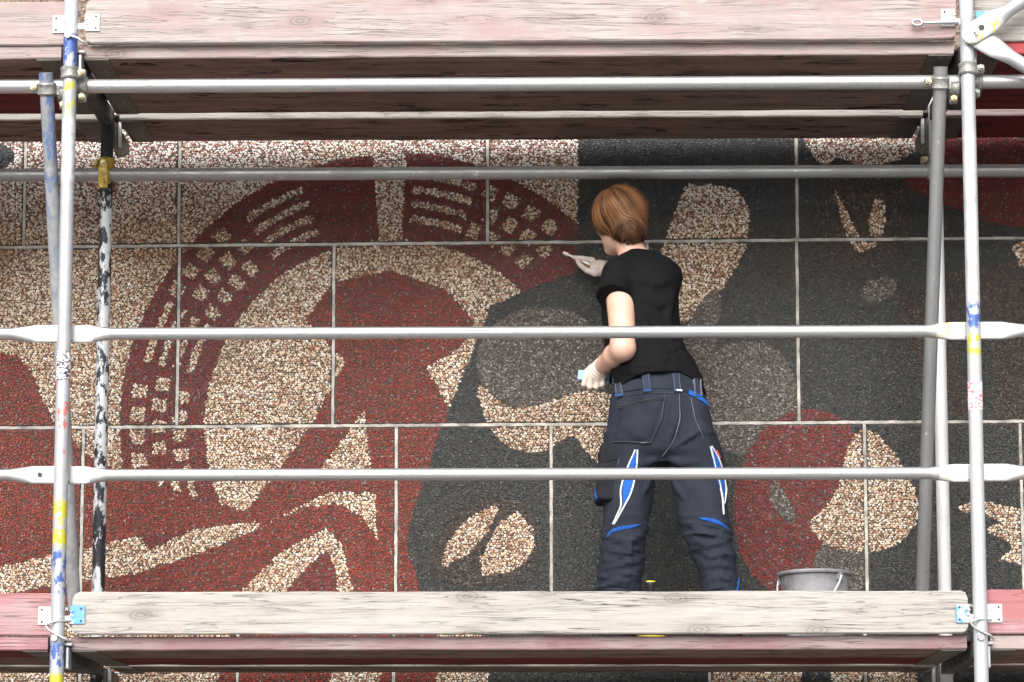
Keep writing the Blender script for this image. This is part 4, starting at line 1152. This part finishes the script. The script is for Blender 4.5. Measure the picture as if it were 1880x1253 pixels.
# raised hand: forefinger and thumb pinch the brush, the other fingers curl towards the wall
fing = [
    [(W(1088, 478, 1.02), 0.0115), (W(1070, 475, 1.022), 0.0098), (W(1054, 473, 1.035), 0.0078)],
    [(W(1086, 484, 1.032), 0.0110), (W(1070, 482, 1.052), 0.0095), (W(1066, 484, 1.078), 0.0082)],
    [(W(1090, 490, 1.036), 0.0108), (W(1080, 490, 1.062), 0.0092), (W(1086, 493, 1.082), 0.0080)],
    [(W(1095, 496, 1.034), 0.0100), (W(1088, 498, 1.056), 0.0085), (W(1094, 501, 1.072), 0.0074)],
    [(W(1093, 502, 1.005), 0.0140), (W(1078, 497, 1.010), 0.0110), (W(1066, 488, 1.022), 0.0088), (W(1060, 480, 1.034), 0.0074)],
]
palmR = [(W(1099, 491, 1.012), (0.034, 0.021, 0.027), fr(np.array([0, 1.0, 0.0]), np.array([0.93, 0, -0.25])))]
gl_r = hand_sdf(fing, palmR, (W(1103, 493, 1.010), W(1124, 496, 0.995), 0.030, 0.032))
gc_ = W(1088, 488, 1.03)
implicit('glove', gl_r, gc_ - [.085, .075, .07], gc_ + [.09, .07, .07], 0.0026, LATEX, person)

# shoes
for px, yaw in ((1132, 0.25), (1327, -0.2)):
    f0 = np.array([W(px, 1170, .45)[0], 0.42, 0.0]); dv = np.array([-math.sin(yaw) * 0.6, 1.0, 0]); dv /= np.linalg.norm(dv); sv = np.array([dv[1], -dv[0], 0])
    Ms = np.stack([sv, dv, [0, 0, 1]], 1)
    def shoe(P, f0=f0, dv=dv, Ms=Ms):
        d = smin(ellip(P, f0 + dv * 0.02 + [0, 0, 0.045], (0.042, 0.065, 0.055), Ms), ellip(P, f0 + dv * 0.13 + [0, 0, 0.032], (0.048, 0.085, 0.040), Ms), 0.04)
        d = smin(d, cone(P, f0 + [0, 0, 0.05], f0 + [0, 0.01, 0.11], 0.045, 0.045), 0.03)
        return np.maximum(d, 0.012 - P[:, 2])
    so = implicit('shoe', shoe, f0 - [.12, .12, .01], f0 + [.12, .28, .19], 0.006, SHOE_M, person)
    def sole(P, f0=f0, dv=dv, Ms=Ms):
        d = smin(ellip(P, f0 + dv * 0.02 + [0, 0, 0.01], (0.044, 0.070, 0.05), Ms), ellip(P, f0 + dv * 0.13 + [0, 0, 0.01], (0.050, 0.090, 0.05), Ms), 0.04)
        return np.maximum(np.maximum(d, 0.001 - P[:, 2]), P[:, 2] - 0.014)
    implicit('sole', sole, f0 - [.12, .12, .01], f0 + [.12, .28, .05], 0.005, plain('rubber_sole', (0.03, 0.03, 0.03), 0.8), so)

# hair
hcc = W(1139, 389, .655)
def hair(P):
    d = ellip(P, hcc, (0.099, 0.112, 0.090))
    d = smin(d, ellip(P, W(1155, 424, .612), (0.060, 0.076, 0.062)), 0.035)
    d = smin(d, ellip(P, W(1120, 404, .66), (0.060, 0.075, 0.056)), 0.02)
    face = (P - HC) @ fd; up_ = (P - HC) @ hu
    cut = np.minimum(face - 0.048, 0.030 - up_)
    d = np.maximum(d, cut)
    side = (P - HC) @ hs
    zb_ = np.interp(P[:, 0], [W(1090, 400, .66)[0], W(1112, 400, .66)[0], W(1132, 400, .66)[0], W(1152, 400, .66)[0], W(1186, 400, .66)[0]],
                    [W(1100, 427, .66)[2], W(1112, 435, .66)[2], W(1130, 442, .64)[2], W(1150, 453, .62)[2], W(1180, 450, .63)[2]])
    return np.maximum(d, zb_ - P[:, 2] + 0.004 * np.sin(P[:, 0] * 300))
k = NB('chestnut_hair')
at_ = k.n('Attribute', attribute_name='strand')
HAIRM = k.set(at_.outputs['Color'], 0.5, spec=0.25)
k.b.inputs['Anisotropic'].default_value = 0.5
HAIRB = plain('chestnut_hair_base', (0.085, 0.036, 0.016), 0.5, 0, 0.5, 60)
hair_o = implicit('hair', hair, W(1075, 470, .5) - [0, .0, 0], W(1205, 330, .5) + [0, .32, 0.01], 0.004, HAIRB, person, 2)
crown = W(1124, 354, .63)
NS, NP_ = 4200, 13
Vh, Fh, Ch = [], [], []
cd = crown - hcc; cd /= np.linalg.norm(cd)
az = rng.uniform(0, 2 * math.pi, NS); pol0 = rng.uniform(0.02, 0.9, NS) ** 1.0
t1 = np.cross(cd, [0, 1, 0.2]); t1 /= np.linalg.norm(t1); t2 = np.cross(cd, t1)
length = rng.uniform(0.9, 1.9, NS) * (1 + 0.25 * np.sin(az * 9))
lock = (vnoise(np.stack([az * 6, pol0 * 2.5], 1), 1.0, 40) - 0.5)
path = []
for j in range(NP_):
    u = j / (NP_ - 1)
    th_ = pol0 * 0.9 + u * length
    aa = az + 0.45 * lock * u + 0.14 * u * u
    dirs = np.cos(th_)[:, None] * cd + np.sin(th_)[:, None] * (np.cos(aa)[:, None] * t1 + np.sin(aa)[:, None] * t2)
    P = hcc + dirs * 0.12
    for _ in range(6): P = P - grad(hair, P) * (hair(P))[:, None] * 0.9
    path.append(P)
path = np.array(path)                                # NP, NS, 3
nrm = np.array([grad(hair, p) for p in path])
lock2 = vnoise(np.stack([az * 15, pol0 * 4], 1), 1.0, 44) - 0.5
lift = rng.uniform(0.0002, 0.0030, NS) + 0.008 * np.clip(lock + 0.15, 0, 1) + 0.006 * np.clip(lock2, 0, 1) + 0.006 * (rng.uniform(0, 1, NS) > 0.975)
path = path + nrm * (lift[None, :, None] * np.linspace(0.7, 1.0, NP_)[:, None, None])
tipdrop = np.array([0, 0, -1.0])
path[-1] += tipdrop * rng.uniform(0, 0.010, NS)[:, None]; path[-2] += tipdrop * rng.uniform(0, 0.003, NS)[:, None]
tan_ = np.gradient(path, axis=0); sd_ = np.cross(tan_, nrm); sd_ /= np.linalg.norm(sd_, axis=2, keepdims=True) + 1e-9
wd = rng.uniform(0.0008, 0.0019, NS)[None, :, None] * np.concatenate([np.linspace(0.7, 1, 4), np.ones(NP_ - 7), [0.8, 0.5, 0.15]])[:, None, None]
A, B = path - sd_ * wd, path + sd_ * wd
VV = np.stack([A, path + nrm * 0.0005, B], 2).transpose(1, 0, 2, 3).reshape(-1, 3)
o3 = (np.arange(NS)[:, None, None] * NP_ + np.arange(NP_ - 1)[None, :, None]) * 3
fq = np.stack([o3 + 0, o3 + 1, o3 + 4, o3 + 3], -1).reshape(-1, 4); fq2 = np.stack([o3 + 1, o3 + 2, o3 + 5, o3 + 4], -1).reshape(-1, 4)
tone = np.clip(0.40 + 1.3 * lock + 1.2 * lock2 + rng.normal(0, 0.18, NS), 0, 1)[:, None]
hc = (1 - tone) * np.array([[0.040, 0.015, 0.007]]) + tone * np.array([[0.31, 0.145, 0.064]])
nape = np.clip((W(1150, 432, .62)[2] - path[:, :, 2].min(0)) / 0.02, 0, 1)[:, None]      # the short hair of the nape is darker
hc = hc * (1 - 0.55 * nape)
strands = mesh_obj('hair_strands', VV, np.concatenate([fq, fq2]), HAIRM, hair_o, True, PB)
at = strands.data.attributes.new('strand', 'FLOAT_COLOR', 'POINT')
at.data.foreach_set('color', np.concatenate([np.repeat(hc, NP_ * 3, 0), np.ones((NS * NP_ * 3, 1))], 1).astype(np.float32).ravel())

# ------------------------------------------------------------------ what the worker holds and what stands on the deck
b0, b1 = W(1034, 464, 1.062), W(1072, 481, 1.024)
bd = (b1 - b0) / np.linalg.norm(b1 - b0)
br_ = empty('brush', b1, 'small white scrubbing brush pinched in the raised gloved hand', 'brush')
WHITE_PL = plain('white_plastic', (0.80, 0.80, 0.80), 0.35, 0, 0.06)
MB().tube([b0, b0 + bd * 0.004, b0 + bd * 0.02, b0 + bd * 0.028, b0 + bd * 0.05, b0 + bd * 0.13], [0.003, 0.0062, 0.0066, 0.0042, 0.0045, 0.0055], 14).build('handle', WHITE_PL, br_, base=b1, smooth=50)
bs = MB()
for i in range(5):
    for j in (-1, 0, 1):
        q = b0 + bd * (0.004 + i * 0.0042) + np.array([0.0, 0, 0.003 * j]); bs.tube([q + [0, 0.003, 0], q + [0, 0.015, -0.001]], 0.0013, 6)
bs.build('bristles', WHITE_PL, br_, base=b1)
sp = W(1092, 692, .655)
Mx = Matrix.Rotation(R(6), 3, 'Y')
spo = empty('sponge', sp, 'pale blue sponge with dark blue backing gripped in the lowered gloved hand', 'sponge')
MB().box((-0.004, 0, 0), (0.118, 0.024, 0.038), rot=Mx, bev=0.004).build('foam', plain('pale_blue_foam', (0.36, 0.58, 0.86), 0.9, 0, 0.25, 180, 0.5), spo)
MB().box((0.006, 0.0175, 0.003), (0.118, 0.011, 0.039), rot=Mx, bev=0.002).build('scouring_pad', plain('navy_pad', (0.02, 0.045, 0.13), 0.95, 0, 0.4, 300, 0.6), spo)

def lathe(prof, seg=40):
    mb = MB()
    secs = [[(r_ * math.cos(t), r_ * math.sin(t), z) for t in np.linspace(0, 2 * math.pi, seg, endpoint=False)] for r_, z in prof]
    return mb.loft(secs)
bx_, by_ = W(1497, 1080, .50)[0], 0.50
bk = empty('bucket', (bx_, by_, 0), 'grey plastic bucket with a white wire handle behind the pale toe board', 'bucket')
bk.rotation_euler.z = R(-40)
BUCK = plain('grey_plastic', (0.25, 0.25, 0.265), 0.45, 0, 0.45, 9, 0.05)
Rb, Hb = 0.128, W(1497, 1052, .5)[2]
lathe([(0.0, 0.004), (Rb * 0.76, 0.002), (Rb * 0.79, 0.0), (Rb * 0.96, Hb - 0.03), (Rb * 0.965, Hb - 0.012), (Rb * 1.055, Hb - 0.012), (Rb * 1.07, Hb - 0.006), (Rb * 1.05, Hb), (Rb * 0.985, Hb), (Rb * 0.95, Hb - 0.012), (Rb * 0.78, 0.008), (0.0, 0.008)]).build('pail', BUCK, bk, smooth=40)
for s_ in (-1, 1):
    aa = R(0 if s_ > 0 else 180) - R(14) * s_
    MB().box((Rb * 1.0 * math.cos(aa), Rb * 1.0 * math.sin(aa), Hb - 0.024), (0.022, 0.02, 0.03), bev=0.003).build('handle_lug', BUCK, bk)
hp_ = []
for t in np.linspace(0, math.pi, 22):
    hp_.append((Rb * 1.06 * math.cos(t), -0.036 - 0.118 * math.sin(t) * 0.45, Hb - 0.022 - 0.125 * math.sin(t)))
MB().tube(hp_, 0.0032, 8).build('handle', plain('white_wire', (0.78, 0.78, 0.76), 0.4, 0, 0.1), bk, smooth=60)

tx0 = W(1194, 1100, .40)[0]
tl = empty('hand_scrubber', (tx0, .36, 0), 'black hand scrubber with yellow round base and cap between the worker feet', 'scrubber')
YPL = plain('yellow_plastic', (0.80, 0.62, 0.03), 0.4, 0, 0.15); BPL = plain('black_plastic', (0.015, 0.015, 0.016), 0.4)
lathe([(0, 0.001), (0.060, 0.001), (0.063, 0.006), (0.063, 0.022), (0.058, 0.026), (0, 0.026)]).build('base_disc', YPL, tl, smooth=40)
zc_ = W(1194, 1068, .36)[2]
lathe([(0, 0.026), (0.050, 0.026), (0.030, 0.045), (0.014, 0.07), (0.011, zc_ - 0.05), (0.014, zc_ - 0.022), (0.020, zc_ - 0.006), (0.019, zc_ - 0.003), (0, zc_ - 0.003)]).build('grip', BPL, tl, smooth=40)
lathe([(0, zc_ - 0.003), (0.0175, zc_ - 0.003), (0.0165, zc_ + 0.001), (0, zc_ + 0.003)]).build('cap', YPL, tl, smooth=40)
